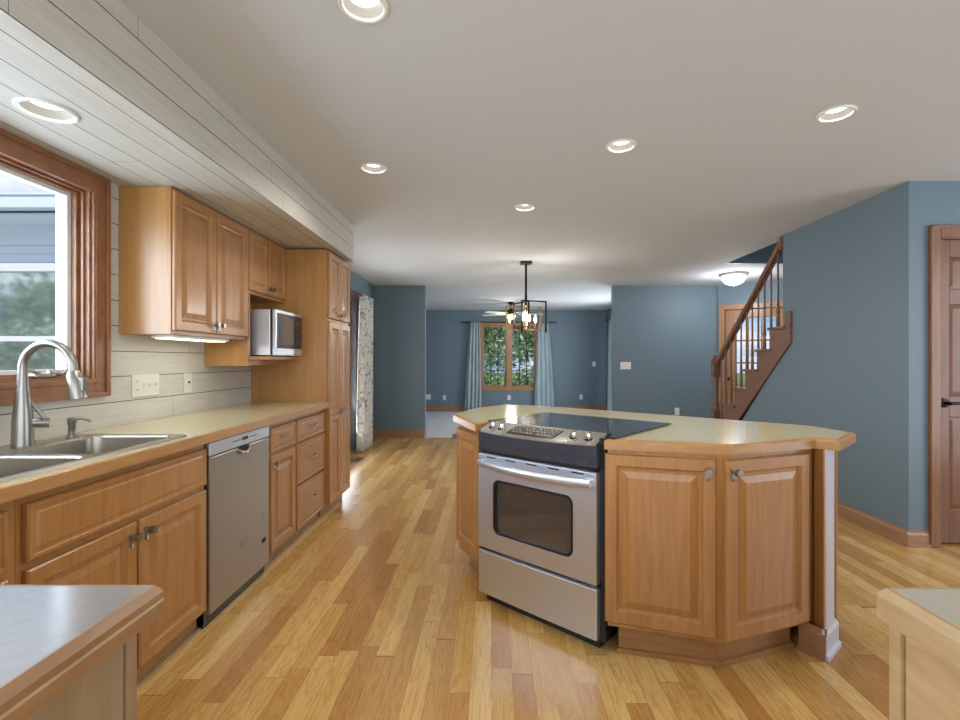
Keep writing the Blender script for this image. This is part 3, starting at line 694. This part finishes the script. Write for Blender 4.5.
MB().box(.0, RW, .012, .044, .2725, .2895).build('drawer_grip', 'black', t)
# oven door: frame around a rounded window
def plate_with_hole(x0, x1, z0, z1, hole, ya, yb):
    b = bmesh.new(); hp = hole; op = [(x0, z0), (x1, z0), (x1, z1), (x0, z1)]
    res = []
    for yy in (ya, yb):
        o_ = [b.verts.new((p[0], yy, p[1])) for p in op]; h_ = [b.verts.new((p[0], yy, p[1])) for p in hp]
        ed = [b.edges.new((o_[i], o_[(i+1) % 4])) for i in range(4)]+[b.edges.new((h_[i], h_[(i+1) % len(h_)])) for i in range(len(h_))]
        bmesh.ops.triangle_fill(b, use_beauty=True, use_dissolve=False, edges=ed); res.append((o_, h_))
    for k_ in (0, 1):
        A, B = res[0][k_], res[1][k_]
        for i in range(len(A)): b.faces.new((A[i], A[(i+1) % len(A)], B[(i+1) % len(A)], B[i]))
    bmesh.ops.recalc_face_normals(b, faces=b.faces); me = bpy.data.meshes.new('door'); b.to_mesh(me); b.free(); return me
hole = rrect(.158*RW, .823*RW, .381, .642, .035)
me = plate_with_hole(0, RW, .290, .745, hole, -.002, .044); me.materials.append(M['steel'])
od = bpy.data.objects.new('oven_door', me); COL.objects.link(od); od.parent = t
MB().box(.05, RW-.05, .012, .040, .33, .70).build('oven_window', 'darkglass', od)
ring = rrect(.158*RW-.006, .823*RW+.006, .375, .648, .038); rin = rrect(.158*RW+.004, .823*RW-.004, .385, .638, .032)
mb = MB(); n = len(ring)
vs = [(p[0], -.0035, p[1]) for p in ring]+[(p[0], -.0035, p[1]) for p in rin]+[(p[0], .010, p[1]) for p in rin]+[(p[0], -.001, p[1]) for p in ring]
fs = []
for a, b in ((0, 1), (1, 2), (2, 3), (3, 0)):
    for j in range(n): fs.append((a*n+j, a*n+(j+1) % n, b*n+(j+1) % n, b*n+j))
mb.add(vs, fs); mb.build('window_trim', 'black', od)
mb = MB()
tops = MB().box(.0, RW, -.004, .044, .7455, .765).build('door_top_trim', 'steel', od, bevel=.002)
for i in range(5): MB().box(.06+i*.125, .12+i*.125, -.0055, -.0035, .751, .757).build('vent_slot', 'black', tops)
hp = []
for i in range(13):
    s_ = i/12; hp.append((.018+(RW-.036)*s_, -.022-.050*(1-(2*s_-1)**2), .722))
mb = MB(); vs = []; fs = []
for p in hp:
    for a in range(12): th = 2*PI*a/12; vs.append((p[0], p[1]+.010*math.cos(th), p[2]+.019*math.sin(th)))
for i in range(12):
    for a in range(12): fs.append((i*12+a, i*12+(a+1) % 12, (i+1)*12+(a+1) % 12, (i+1)*12+a))
fs += [tuple(range(12)), tuple(range(155, 143, -1))]
mb.add(vs, fs); mb.box(.02, .05, -.022, -.002, .708, .736).box(RW-.05, RW-.02, -.022, -.002, .708, .736)
mb.build('handle', 'steel', od, smooth=True)
# black bowed band and sloping control panel
bowed(MB(), .0, RW, .835, .880, .052, .0, .10, top_bow=.058).build('control_band', 'blackband', t, smooth=False)
bowed(MB(), .0, RW, .785, .8345, .018, .008, .10, top_bow=.045).build('lower_band', 'blackband', t)
MB().box(.006, RW-.006, .014, .10, .766, .7848).build('vent_gap', 'black', t)
mb = MB(); nx = 18; vs = []; fs = []
def psurf(s_, q):   # q 0 front, 1 back
    k = 1-(2*s_-1)**2; y = (1-q)*(-.006-.056*k)+q*.105; z = .8825+.040*(q**.9); return (.004+(RW-.008)*s_, y, z)
for i in range(nx+1):
    s_ = i/nx
    for q in (0, .12, .5, 1): p = psurf(s_, q); vs.append(p if q else (p[0], p[1], .8805))
    p = psurf(s_, 1); vs.append((p[0], p[1], .8805))
for i in range(nx):
    for j in range(5): fs.append((i*5+j, i*5+(j+1) % 5, (i+1)*5+(j+1) % 5, (i+1)*5+j))
fs += [(4, 3, 2, 1, 0), tuple(nx*5+j for j in range(5))]
mb.add(vs, fs); pan = mb.build('control_panel', 'chrome', t)
# keypad lies on the slope
def on_slope(mb, s0, s1, q0, q1, lift):
    a = [psurf(s0, q0), psurf(s1, q0), psurf(s1, q1), psurf(s0, q1)]
    # stay on the chord plane
    vs = [(p[0], p[1], p[2]+lift) for p in a]+[(p[0], p[1], p[2]-.004) for p in a]
    mb.add(vs, [(0, 1, 2, 3), (7, 6, 5, 4), (0, 4, 5, 1), (1, 5, 6, 2), (2, 6, 7, 3), (3, 7, 4, 0)])
mb = MB()
for i in range(6): on_slope(mb, .29+i*.4/6, .29+(i+1)*.4/6, .22, .80, .0035)
kp = mb.build('keypad', 'display', pan)
mb = MB()
for r_ in range(3):
    for c_ in range(12):
        if (r_*5+c_*3) % 7 == 0: continue
        on_slope(mb, .305+c_*.031, .305+c_*.031+.013, .30+r_*.17, .36+r_*.17, .0055)
mb.build('keypad_marks', 'mark', kp)
for s_ in (.085, .185, .81, .915):
    p = psurf(s_, .5); 
    kn = MB().lathe((p[0], p[1], p[2]-.002), [(.021, 0), (.021, .006), (.016, .010), (.015, .022), (.012, .024)], 20).build('control_knob', 'chrome', t, smooth=True)
    MB().box(p[0]-.004, p[0]+.004, p[1]-.018, p[1]+.018, p[2]+.018, p[2]+.027).build('knob_grip', 'chrome', kn, bevel=.002)
ckt = MB().prism([(-.028, .105), (RW+.03, .105), (RW+.03, .02), (RW+.075, .02), (RW+.075, .635), (-.028, .635)], .9165, .922)
cg = ckt.build('glass_cooktop', 'blackglass', t)
for x, y, r_ in ((.19, .25, .09), (.50, .25, .11), (.19, .49, .075), (.50, .49, .09)):
    mb = MB(); vs = []; fs = []
    for j in range(40): a = 2*PI*j/40; vs += [(x+r_*math.cos(a), y+r_*math.sin(a), .9223), (x+(r_-.002)*math.cos(a), y+(r_-.002)*math.sin(a), .9223)]
    for j in range(40): k = (j+1) % 40; fs.append((2*j, 2*k, 2*k+1, 2*j+1))
    mb.add(vs, fs); mb.build('burner_ring', 'display', cg)

# island cabinets
def face_cab(t, p0, p1, z0, z1, knob_side, wpad=.0):
    """a door hung on the face p0 -> p1 (world xy), as a child of thing t placed at the origin"""
    a = Vector(p0); b = Vector(p1); L = (b-a).length; d = MB().panel(0, z0, L, z1-z0, DOOR).build('door', 'cab', t)
    d.location = (a.x, a.y, 0); d.rotation_euler = (0, 0, math.atan2(b.y-a.y, b.x-a.x))
    knob(d, L-.03 if knob_side > 0 else .03, z1-.05)
cabL = [(-.197, 2.915), (-.048, 2.602), (-.020, 2.575), (.325, 2.965), (.05, 3.36), (-.09, 3.20)]
t = thing('island_cabinet', 'one-door wood island cabinet left of the range', 'cabinet', (0, 0, 0))
MB().prism(cabL, .11, .872).build('carcass', 'cab', t)
MB().prism(offset(cabL, .06), .0, .11).build('toe_kick', 'toewood', t)
face_cab(t, (-.213, 2.885), (-.076, 2.597), .165, .84, -1)
pr = [rl(RW+.036, .03), (.884, 1.908), (.928, 1.896), (1.352, 2.047), (1.378, 2.062), (1.42, 2.23), (1.36, 2.36), rl(RW+.036, .58)]
t = thing('island_cabinet', 'two-door angled wood island cabinet right of the range', 'cabinet', (0, 0, 0))
MB().prism(pr, .125, .872).build('carcass', 'cab', t)
tk = [rl(RW+.06, .08), (.884, 1.965), (.925, 1.955), (1.30, 2.09), (1.37, 2.24), rl(RW+.05, .50)]
MB().prism(tk, .0, .125).build('toe_kick', 'toewood', t)
MB().prism([rl(RW+.06, .066), (.884, 1.949), (.927, 1.939), (1.31, 2.077), (1.306, 2.0905), (.925, 1.9545), (.884, 1.9645), rl(RW+.06, .0795)], 0, .022).build('shoe_moulding', 'toewood', t)
face_cab(t, (.4765, 2.020), (.8855, 1.887), .143, .852, 1)
face_cab(t, (.922, 1.872), (1.342, 2.020), .143, .852, -1)
# half wall at the back and right end of the island
hw = [(1.384, 2.000), (1.502, 2.101), (1.53, 2.36), (.10, 3.452), (-.10, 3.27), (-.096, 3.215), (.052, 3.366), (.10, 3.37), (1.43, 2.35), (1.43, 2.23), (1.384, 2.058)]
t = thing('island_end_wall', 'wood panelled half wall closing the island end and back', 'half wall', (0, 0, 0))
MB().prism(hw, .0, .872).build('panel', 'cab', t)
ha = math.atan2(.101, .118); L = .155
for o in (MB().box(.018, L-.028, -.006, 0, .12, .871).build('end_panel', 'palesheen', t), MB().box(L-.014, L+.002, -.010, 0, .12, .871).build('corner_bead', 'cabside', t)):
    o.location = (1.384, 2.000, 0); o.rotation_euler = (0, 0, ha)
    if o.name.startswith('end_panel'): o['label'] = 'end panel with pale sheen put into its colour'
bmo = baseboard('base_moulding', (1.374, 1.995), (1.506, 2.107), '', t, h=.125, m='palesheen'); bmo['label'] = 'base moulding with pale sheen put into its colour'
baseboard('base_moulding', (1.335, 2.075), (1.392, 1.990), '', t, h=.125)
baseboard('base_moulding', (1.506, 2.107), (1.53, 2.36), '', t, h=.125)

cp_ = [(-.236, 2.94), (-.088, 2.512), rl(-.022, .005), rl(-.022, .615), rl(RW+.036, .615), rl(RW+.036, .0), (.938, 1.876), (1.365, 2.022), (1.425, 1.965), (1.655, 2.180), (1.611, 2.415), (.85, 3.07), (.334, 3.485), (.10, 3.57), (-.11, 3.31)]
ct3 = thing('countertop', 'cream laminate island countertop with faceted wooden edge', 'countertop', (0, 0, 0))
MB().prism(offset(cp_, .0198), .874, ZC+.0005).build('laminate_top', 'laminate', ct3)
edge_band(cp_, .872, ZC+.001, .020).build('edge_trim', 'edgewood', ct3)

# ================================================================== STAIRS
st = thing('staircase', 'wooden staircase rising toward the camera behind the blue wall', 'stairs', (0, 0, 0))
SXa, SXb = 2.763, 3.795
zs = [(.10, 6.375), (.31, 6.143), (.52, 5.911), (.729, 5.679), (.938, 5.447), (1.147, 5.215), (1.356, 4.983), (1.565, 4.751), (1.774, 4.52)]
run = .232
for i, (z, y) in enumerate(zs):
    xa = SXa if i < 8 else RX+.125
    MB().box(xa-.022 if i < 8 else xa, SXb, y-run, y+.028, z-.028, z).build('tread', 'stairwood', st, bevel=.006)
mb = MB()
for i, (z, y) in enumerate(zs):
    zl = zs[i-1][0] if i else 0
    mb.box(SXa+.024 if i < 8 else RX+.125, SXb, y-.018, y, zl, z-.028)
mb.build('risers', 'stairwood', st)
# zigzag stringer: lower edge straight, upper edge stepped
poly = []
for z, y in zs[1:8]:
    poly += [(y, z-.21 if z > .4 else z-.21), (y, z-.029)]
poly = [(6.143, .102)]
for (z, y) in zs[1:8]:
    poly += [(y, z-.0285), (y-run, z-.0285)]
poly += [(zs[7][1]-run-.09, 1.5365), (zs[7][1]-run-.09, 1.75), (zs[7][1]-run, 1.75)] if 0 else []
last_y = zs[7][1]-run
poly += [(last_y, 1.70), (last_y-.075, 1.70), (last_y-.075, 1.407)]
poly += [(6.02, .0)]
# clean: lower line runs from (last_y-.075, 1.36) down to the floor
poly = [p for p in poly]
n = len(poly)
mb = MB(); vs = [(SXa, a, b) for a, b in poly]+[(RX-.001, a, b) for a, b in poly]
mb.add(vs, [tuple(range(n)), tuple(range(2*n-1, n-1, -1))]+[(i, n+i, n+(i+1) % n, (i+1) % n) for i in range(n)])
mb.build('stringer', 'stairwood', st)
# triangular wood blocking that carries the stair skirt against the wall opening
slope = .209/run
RAILX = 2.815
def rail_z(y): return 2.40+(4.66-y)*slope
t = st
prof = lambda h: [(.016, 0), (.016, .10), (.010, .12), (.018, .15), (.013, .20), (.010, h*.45), (.0085, h*.8), (.009, h)]
for i in range(2, 8):
    z, y = zs[i]
    for k in range(2):
        by = y-.035-k*run/2
        if i == 7 and k == 1: continue
        h = rail_z(by)-z-.02
        MB().lathe((RAILX, by, z), prof(h), 10).build('baluster', 'stairwood', st, smooth=True)
mb = MB()
p0 = Vector((RAILX, 6.05, rail_z(6.05))); p1 = Vector((RAILX, 4.59, rail_z(4.59)-.03))
sec = [(-.028, -.03), (.028, -.03), (.022, -.008), (.032, .008), (.022, .030), (0, .036), (-.022, .030), (-.032, .008), (-.022, -.008)]
vs = [(p.x+a, p.y, p.z+b*1.25) for p in (p0, p1) for a, b in sec]; n = len(sec)
mb.add(vs, [tuple(range(n)), tuple(range(2*n-1, n-1, -1))]+[(i, (i+1) % n, n+(i+1) % n, n+i) for i in range(n)])
mb.build('handrail', 'stairwood', st)
MB().box(RAILX-.05, RAILX+.05, 4.588, 4.62, 2.30, 2.43).build('rosette', 'stairwood', st, bevel=.004)
mb = MB().box(RAILX-.042, RAILX+.042, 6.02-.042, 6.02+.042, .0, .62).lathe((RAILX, 6.02, .62), [(.042, 0), (.030, .03), (.036, .06), (.024, .12), (.028, .30), (.034, .38), (.026, .42)], 16).box(RAILX-.042, RAILX+.042, 5.978, 6.062, 1.03, 1.24).lathe((RAILX, 6.02, 1.24), [(.05, 0), (.05, .015), (.03, .022), (.038, .045), (.030, .06), (.01, .066)], 16)
mb.build('newel_post', 'stairwood', st, smooth=True)

# ================================================================== LAMPS
def can(label, x, y, z, r=.083, power=23):
    t = thing('recessed_light', label, 'ceiling light', (x, y, z), 0, 'recessed ceiling lights')
    MB().lathe((0, 0, 0), [(r*.80, .0), (r*.82, -.006), (r*.93, -.009), (r, -.004), (r, 0)], 40).build('x', 'white')
    o = bpy.data.objects['x']; bpy.data.objects.remove(o)
    mb = MB(); prof_ = [(r*.80, -.001), (r*.82, -.007), (r*.93, -.009), (r, -.004), (r, -.0005)]; n = 40; vs = []; fs = []
    for rr, h in prof_:
        for j in range(n): vs.append((rr*math.cos(2*PI*j/n), rr*math.sin(2*PI*j/n), h))
    for i in range(5):
        for j in range(n): k = (i+1) % 5; fs.append((i*n+j, i*n+(j+1) % n, k*n+(j+1) % n, k*n+j))
    mb.add(vs, fs); mb.build('trim_ring', 'white', t, smooth=True)
    mb = MB(); vs = []; fs = []
    prof2 = [(r*.795, -.001), (r*.72, .022), (r*.60, .034)]
    for rr, h in prof2:
        for j in range(n): vs.append((rr*math.cos(2*PI*j/n), rr*math.sin(2*PI*j/n), h))
    for i in range(2):
        for j in range(n): fs.append((i*n+j, i*n+(j+1) % n, (i+1)*n+(j+1) % n, (i+1)*n+j))
    mb.add(vs, fs); mb.build('baffle', 'baffle', t, smooth=True, fixn=False)
    MB().lathe((0, 0, .033), [(r*.62, 0), (r*.56, -.008), (r*.2, -.013)], 32).build('bulb', 'disc', t, smooth=True)
    l = light('SPOT', 'recessed_lamp_glow', (0, 0, .012), (0, 0, 0), power, (1, .96, .9), spot_size=2.75, spot_blend=.7, shadow_soft_size=.02)
    l.parent = t
    return t
can('recessed light nearest the camera, cut by the top edge', *CANS[0], H)
can('recessed light left of centre, beside the shiplap soffit', *CANS[1], H)
can('smallest, farthest recessed light near the chandelier', *CANS[2], H)
can('recessed light over the range, middle right of the ceiling', *CANS[3], H)
can('rightmost recessed light, over the island end', *CANS[4], H)
can('recessed light in the shiplap soffit above the sink', -1.565, 1.69, sz, r=.088, power=7)

# flush mount
t = thing('flush_ceiling_light', 'round frosted flush ceiling light in the foyer', 'ceiling light', (3.36, 6.66, H))
MB().lathe((0, 0, 0), [(.185, -.0005), (.188, -.022), (.165, -.030)], 36).build('rim', 'nickel', t, smooth=True)
MB().lathe((0, 0, 0), [(.160, -.031), (.15, -.08), (.115, -.125), (.06, -.15), (.012, -.158)], 36).build('glass_bowl', 'bowl', t, smooth=True)
MB().lathe((0, 0, -.158), [(.012, 0), (.014, -.006), (.005, -.016)], 12).build('finial', 'nickel', t, smooth=True)
light('POINT', 'foyer_lamp', (3.36, 6.66, H-.30), (0, 0, 0), 22, (.92, .95, 1), shadow_soft_size=.12)

light('POINT', 'stairwell_fill', (3.35, 4.6, 3.6), (0, 0, 0), 5, (1, .96, .9), shadow_soft_size=.1)  # unseen lamp added to lift the dark stairwell
# chandelier of open rectangles
CX, CY = .42, 5.85
t = thing('chandelier', 'modern chandelier of open bronze and brass rectangles with candle bulbs', 'chandelier', (CX, CY, 0))
MB().box(-.07, .07, -.07, .07, H-.025, H-.0005).build('canopy', 'bronze', t, bevel=.003)
MB().tube([(0, 0, H-.025), (0, 0, 2.02)], .014, 10).tube([(0, 0, 2.05), (0, 0, 1.82)], .016, 10).build('stem', 'bronze', t, smooth=True)
def rect_bar(mb, c, ang, w, z0, z1, r=.008, openside=False):
    d = Vector((math.cos(ang), math.sin(ang), 0)); c = Vector(c)
    mt = Matrix.Translation(c) @ Matrix.Rotation(ang, 4, 'Z')
    mb.box(-w/2, -w/2+2*r, -r, r, z0, z1, mt).box(w/2-2*r, w/2, -r, r, z0, z1, mt).box(-w/2+2*r, w/2-2*r, -r, r, z1-2*r, z1, mt)
    if not openside: mb.box(-w/2+2*r, w/2-2*r, -r, r, z0, z0+2*r, mt)
for m_, ang, w, z0, z1, c in (('brass', .12, .44, 1.60, 1.90, (-.03, 0, 0)), ('brass', 1.45, .44, 1.60, 1.90, (-.0, 0, 0)), ('bronze', .35, .34, 1.585, 1.975, (.10, .03, 0)), ('bronze', 2.2, .30, 1.64, 1.95, (-.06, -.02, 0))):
    mb = MB(); rect_bar(mb, c, ang, w, z0, z1, openside=(m_ == 'bronze' and ang < 1)); mb.build('frame', m_, t)
for dx, dy, z in ((-.03, 0, 1.72), (-.20, .02, 1.70), (.12, .05, 1.70), (.03, -.14, 1.70)):
    b = MB().tube([(dx, dy, z-.06), (dx, dy, z)], .010, 10).build('candle_socket', 'brass', t, smooth=True)
    MB().lathe((dx, dy, z), [(.008, 0), (.016, .02), (.017, .045), (.010, .075), (.002, .095)], 14).build('bulb', 'bulb', b, smooth=True)
mb = MB().tube([(-.22, 0, 1.615), (.20, .05, 1.615)], .006, 8).tube([(-.03, 0, 1.6), (-.03, 0, 1.83)], .008, 8).tube([(.03, -.16, 1.615), (0, .15, 1.615)], .006, 8); mb.build('arm', 'brass', t)
light('POINT', 'chandelier_lamp', (CX, CY-.02, 1.80), (0, 0, 0), 30, (1, .93, .84), shadow_soft_size=.05)

# ceiling fan in the living room
t = thing('ceiling_fan', 'white-bladed ceiling fan with lit bowl in the living room', 'ceiling fan', (.40, 9.9, 0))
MB().lathe((0, 0, H), [(.065, -.0005), (.06, -.03), (.02, -.06)], 20).build('canopy', 'bronze', t, smooth=True)
MB().tube([(0, 0, H-.05), (0, 0, 2.28)], .014, 10).build('downrod', 'bronze', t, smooth=True)
MB().lathe((0, 0, 2.17), [(.05, 0), (.10, .02), (.11, .07), (.08, .10), (.03, .13)], 24).build('motor', 'bronze', t, smooth=True)
for i in range(5):
    b = MB(); mt = Matrix.Rotation(i*2*PI/5+.1, 4, 'Z') @ Matrix.Rotation(.18, 4, 'X')
    b.box(.14, .68, -.062, .062, -.004, .004, mt)
    o = b.build('blade', 'ivory', t, bevel=.003); o.location = (0, 0, 2.195)
MB().lathe((0, 0, 2.165), [(.09, 0), (.085, -.04), (.05, -.075), (.01, -.085)], 24).build('glass_bowl', 'bulb', t, smooth=True)
light('POINT', 'fan_lamp', (.40, 9.75, 1.9), (0, 0, 0), 12, (1, .93, .84), shadow_soft_size=.1)

# ================================================================== CURTAINS
def curtain(t, p0, p1, q0, q1, zt, zb, amp, waves, m, ph=0.):
    """p0,p1 top ends; q0,q1 bottom ends (xy)"""
    mb = MB(); nx, nz_ = waves*10, 14; vs = []; fs = []
    p0, p1, q0, q1 = map(Vector, (p0, p1, q0, q1)); nrm = Vector((-(p1-p0).y, (p1-p0).x)).normalized()
    for j in range(nz_+1):
        f = j/nz_; z = zt+(zb-zt)*f; g = f**.8
        for i in range(nx+1):
            s_ = i/nx; c = (p0.lerp(p1, s_)).lerp(q0.lerp(q1, s_), g)
            w_ = math.sin(s_*waves*2*PI+ph+.6*math.sin(3*f+s_*5))*amp*(.75+.35*f)
            c = c+nrm*w_; vs.append((c.x, c.y, z))
    for j in range(nz_):
        for i in range(nx): a = j*(nx+1)+i; fs.append((a, a+1, a+nx+2, a+nx+1))
    mb.add(vs, fs); o = mb.build('panel', m, t, smooth=True, fixn=False)
    sd = o.modifiers.new('cloth', 'SOLIDIFY'); sd.thickness = .004
    return o
t = thing('curtain', 'pale blue curtain gathered left of the living room window', 'curtain', (0, 0, 0))
curtain(t, (-.50, 11.40), (-.28, 11.40), (-.64, 11.36), (-.24, 11.36), 2.16, .03, .022, 4, 'curtain')
t = thing('curtain', 'pale blue curtain gathered right of the living room window', 'curtain', (0, 0, 0))
curtain(t, (1.10, 11.40), (1.35, 11.40), (1.02, 11.36), (1.50, 11.36), 2.16, .03, .022, 4, 'curtain', 1)
t = thing('curtain_rod', 'thin dark curtain rod above the living room window', 'curtain rod', (0, 0, 0))
MB().tube([(-.68, 11.40, 2.14), (1.52, 11.40, 2.14)], .010, 8).build('rod', 'bronze', t, smooth=True)
for x in (-.69, 1.53): MB().lathe((x, 11.40, 2.14), [(.005, -.02), (.02, -.008), (.02, .008), (.005, .02)], 12, 'x').build('finial', 'bronze', t, smooth=True)
for x in (-.6, 1.44): MB().tube([(x, 11.40, 2.13), (x, 11.498, 2.13)], .006, 6).build('bracket', 'bronze', t)
t = thing('curtain', 'pale blue curtain on the living room side wall, partly hidden', 'curtain', (0, 0, 0))
curtain(t, (2.64, 10.75), (2.60, 10.05), (2.62, 10.80), (2.50, 9.9), 2.14, .03, .025, 5, 'curtain', .5)
t = thing('curtain_rod', 'dark curtain rod on the living room side wall', 'curtain rod', (0, 0, 0))
MB().tube([(2.63, 10.95, 2.15), (2.63, 8.2, 2.15)], .011, 8).build('rod', 'bronze', t, smooth=True)
MB().lathe((2.63, 10.97, 2.15), [(.005, -.03), (.028, -.01), (.028, .012), (.005, .03)], 12, 'y').build('finial', 'bronze', t, smooth=True)
MB().tube([(2.63, 10.9, 2.15), (2.749, 10.9, 2.15)], .007, 6).build('bracket', 'bronze', t)
t = thing('curtain', 'white curtain with a grey branch print beside the patio door', 'curtain', (0, 0, 0))
curtain(t, (-1.74, 6.42), (-1.74, 6.96), (-1.76, 6.36), (-1.76, 6.98), 2.13, .015, .04, 4, 'branch', .3)
t = thing('curtain_rod', 'curtain rod above the patio door', 'curtain rod', (0, 0, 0))
MB().tube([(-1.74, 4.6, 2.11), (-1.74, 7.1, 2.11)], .011, 8).build('rod', 'bronze', t, smooth=True)
MB().tube([(-1.74, 7.08, 2.11), (-1.883, 7.08, 2.11)], .008, 6).build('bracket', 'bronze', t)
# floor register
t = thing('floor_vent', 'metal floor vent near the patio door', 'vent', (-1.66, 5.98, 0))
MB().box(-.06, .06, -.14, .14, .0, .006).build('frame', 'reg', t, bevel=.002)
mb = MB()
for i in range(9): mb.box(-.045, .045, -.12+i*.028, -.108+i*.028, .006, .0075)
mb.build('slats', 'shadow', t)

# ================================================================== OUTSIDE
gr = MB().box(-30, 30, 11.8, 60, -.45, -.35).box(-30, -2.3, -12, 11.8, -.45, -.35).build('lawn', 'grass')
tag(gr, 'green lawn outside the windows', 'lawn', kind='stuff')
pad = MB().box(-14, -2.4, -1.5, 5.4, -.349, -.33).build('bounce_pad', 'conc')  # unseen pale pad added to bounce neutral light onto the house wing
tag(pad, 'unseen pale concrete pad added outside the kitchen window to bounce light', kind='structure')
# neighbouring wing seen through the kitchen window
hb = thing('house_wing', 'pale sided house wing with gutter and window seen through the kitchen window', 'building', (-4.4, 5.5, 0))
MB().box(-8, 0, 0, .2, -.345, 1.0).box(-8, -2.9, 0, .2, 1.0, 2.26).box(-.55, 0, 0, .2, 1.0, 2.26).box(-8, 0, 0, .2, 2.26, 2.80).build('wall', 'siding', hb)
mb = MB()
for i in range(6): mb.box(-8, 0, -.012, 0, 2.36+i*.10, 2.452+i*.10) if i < 3 else None
for i in range(13): mb.box(-8, -3.0, -.012, 0, -.3+i*.10, -.208+i*.10); mb.box(-.45, 0, -.012, 0, -.3+i*.10, -.208+i*.10)
mb.build('clapboards', 'siding', hb)
MB().box(-3.0, -.45, -.03, -.001, 2.26, 2.35).box(-3.0, -2.9, -.03, -.001, .95, 2.26).box(-.55, -.45, -.03, -.001, .95, 2.26).build('window_trim', 'whitepaint', hb)
wn_ = MB().box(-2.9, -.55, .02, .06, 1.46, 1.52).box(-2.9, -.55, .02, .06, 1.0, 1.05).box(-2.9, -2.84, .02, .06, 1.05, 2.26).box(-.61, -.55, .02, .06, 1.05, 2.26).build('window', 'whitepaint', hb)
MB().box(-2.84, -.61, .03, .04, 1.05, 2.26).build('pane', 'outglass', wn_)
MB().box(-8.1, .1, -.42, .0, 2.78, 2.80).build('eave', 'gutter', hb)
MB().box(-8.1, .1, -.54, -.42, 2.82, 2.97).box(-8.1, .1, -.56, -.54, 2.945, 2.97).build('gutter', 'gutter', hb, bevel=.01)
mb = MB(); mb.add([(-8.1, -.42, 2.80), (.1, -.42, 2.80), (.1, 3.6, 3.75), (-8.1, 3.6, 3.75), (-8.1, -.42, 2.96), (.1, -.42, 2.96), (.1, 3.6, 3.90), (-8.1, 3.6, 3.90)], [(0, 3, 2, 1), (4, 5, 6, 7), (0, 1, 5, 4), (1, 2, 6, 5), (2, 3, 7, 6), (3, 0, 4, 7)])
mb.build('roof', 'roof', hb)

def foliage(mb, c, rad, n, size):
    for _ in range(n):
        while True:
            d = Vector([random.uniform(-1, 1) for _ in range(3)])
            if d.length <= 1: break
        d = d*(.55+.45*random.random()) if d.length > .3 else d
        p = Vector((c[0]+d.x*rad[0], c[1]+d.y*rad[1], c[2]+d.z*rad[2]))
        a = Vector([random.gauss(0, 1) for _ in range(3)]).normalized(); b = a.cross(Vector([random.gauss(0, 1) for _ in range(3)])).normalized(); s_ = size*random.uniform(.6, 1.3)
        mb.cur = random.choice((0, 0, 1, 2)); mb.add([p-a*s_, p+b*s_*.45, p+a*s_, p-b*s_*.45], [(0, 1, 2, 3)])
def tree(name, label, x, y, h, r, n, size, group=None, low=.3):
    t = thing(name, label, 'tree' if 'tree' in name else 'shrub', (x, y, -.35), 0, group)
    if 'tree' in name: MB().tube([(0, 0, 0), (.05, 0, h*.5), (0, .05, h*.85)], [.14, .10, .03], 8).build('trunk', 'bark', t, smooth=True)
    else: MB().tube([(0, 0, 0), (.02, 0, h*.6)], [.03, .01], 6).build('stem', 'bark', t)
    mb = MB(); foliage(mb, (0, 0, h*(1+low)/2), (r, r, h*(1-low)/2), n, size)
    mb.build('foliage', ['leaf', 'leaf2', 'leaf3'], t, fixn=False)
    return t
tree('tree', 'leafy tree beyond the left half of the living room window', -.5, 18.5, 5.5, 1.7, 3000, .12, None, .05)
tree('tree', 'pale leafy tree beyond the right half of the living room window', 2.1, 19.5, 6, 1.8, 3000, .12, None, .08)
tree('tree', 'taller tree beyond the living room window, between the other two', .8, 25, 7, 3.0, 3200, .15, None, .02)
for i, x in enumerate((-1.4, -.1, 1.2, 2.5)):
    tree('shrub', ('low shrub at the far left below the living room window trees', 'low shrub under the left living room sash', 'low shrub under the right living room sash', 'low shrub at the far right below the living room window trees')[i], x, 16.2+.3*(i % 2), 1.45, .62, 900, .08, 'shrubs behind the living room window', .05)
tree('shrub', 'tall green bush standing in the yard left of the kitchen window', -10.2, .4, 2.6, 1.4, 2600, .10, None, .05)
tree('tree', 'large yard tree left of the house, mirrored in the wing window', -13.0, -3.5, 4.6, 2.2, 3000, .14, None, .2)
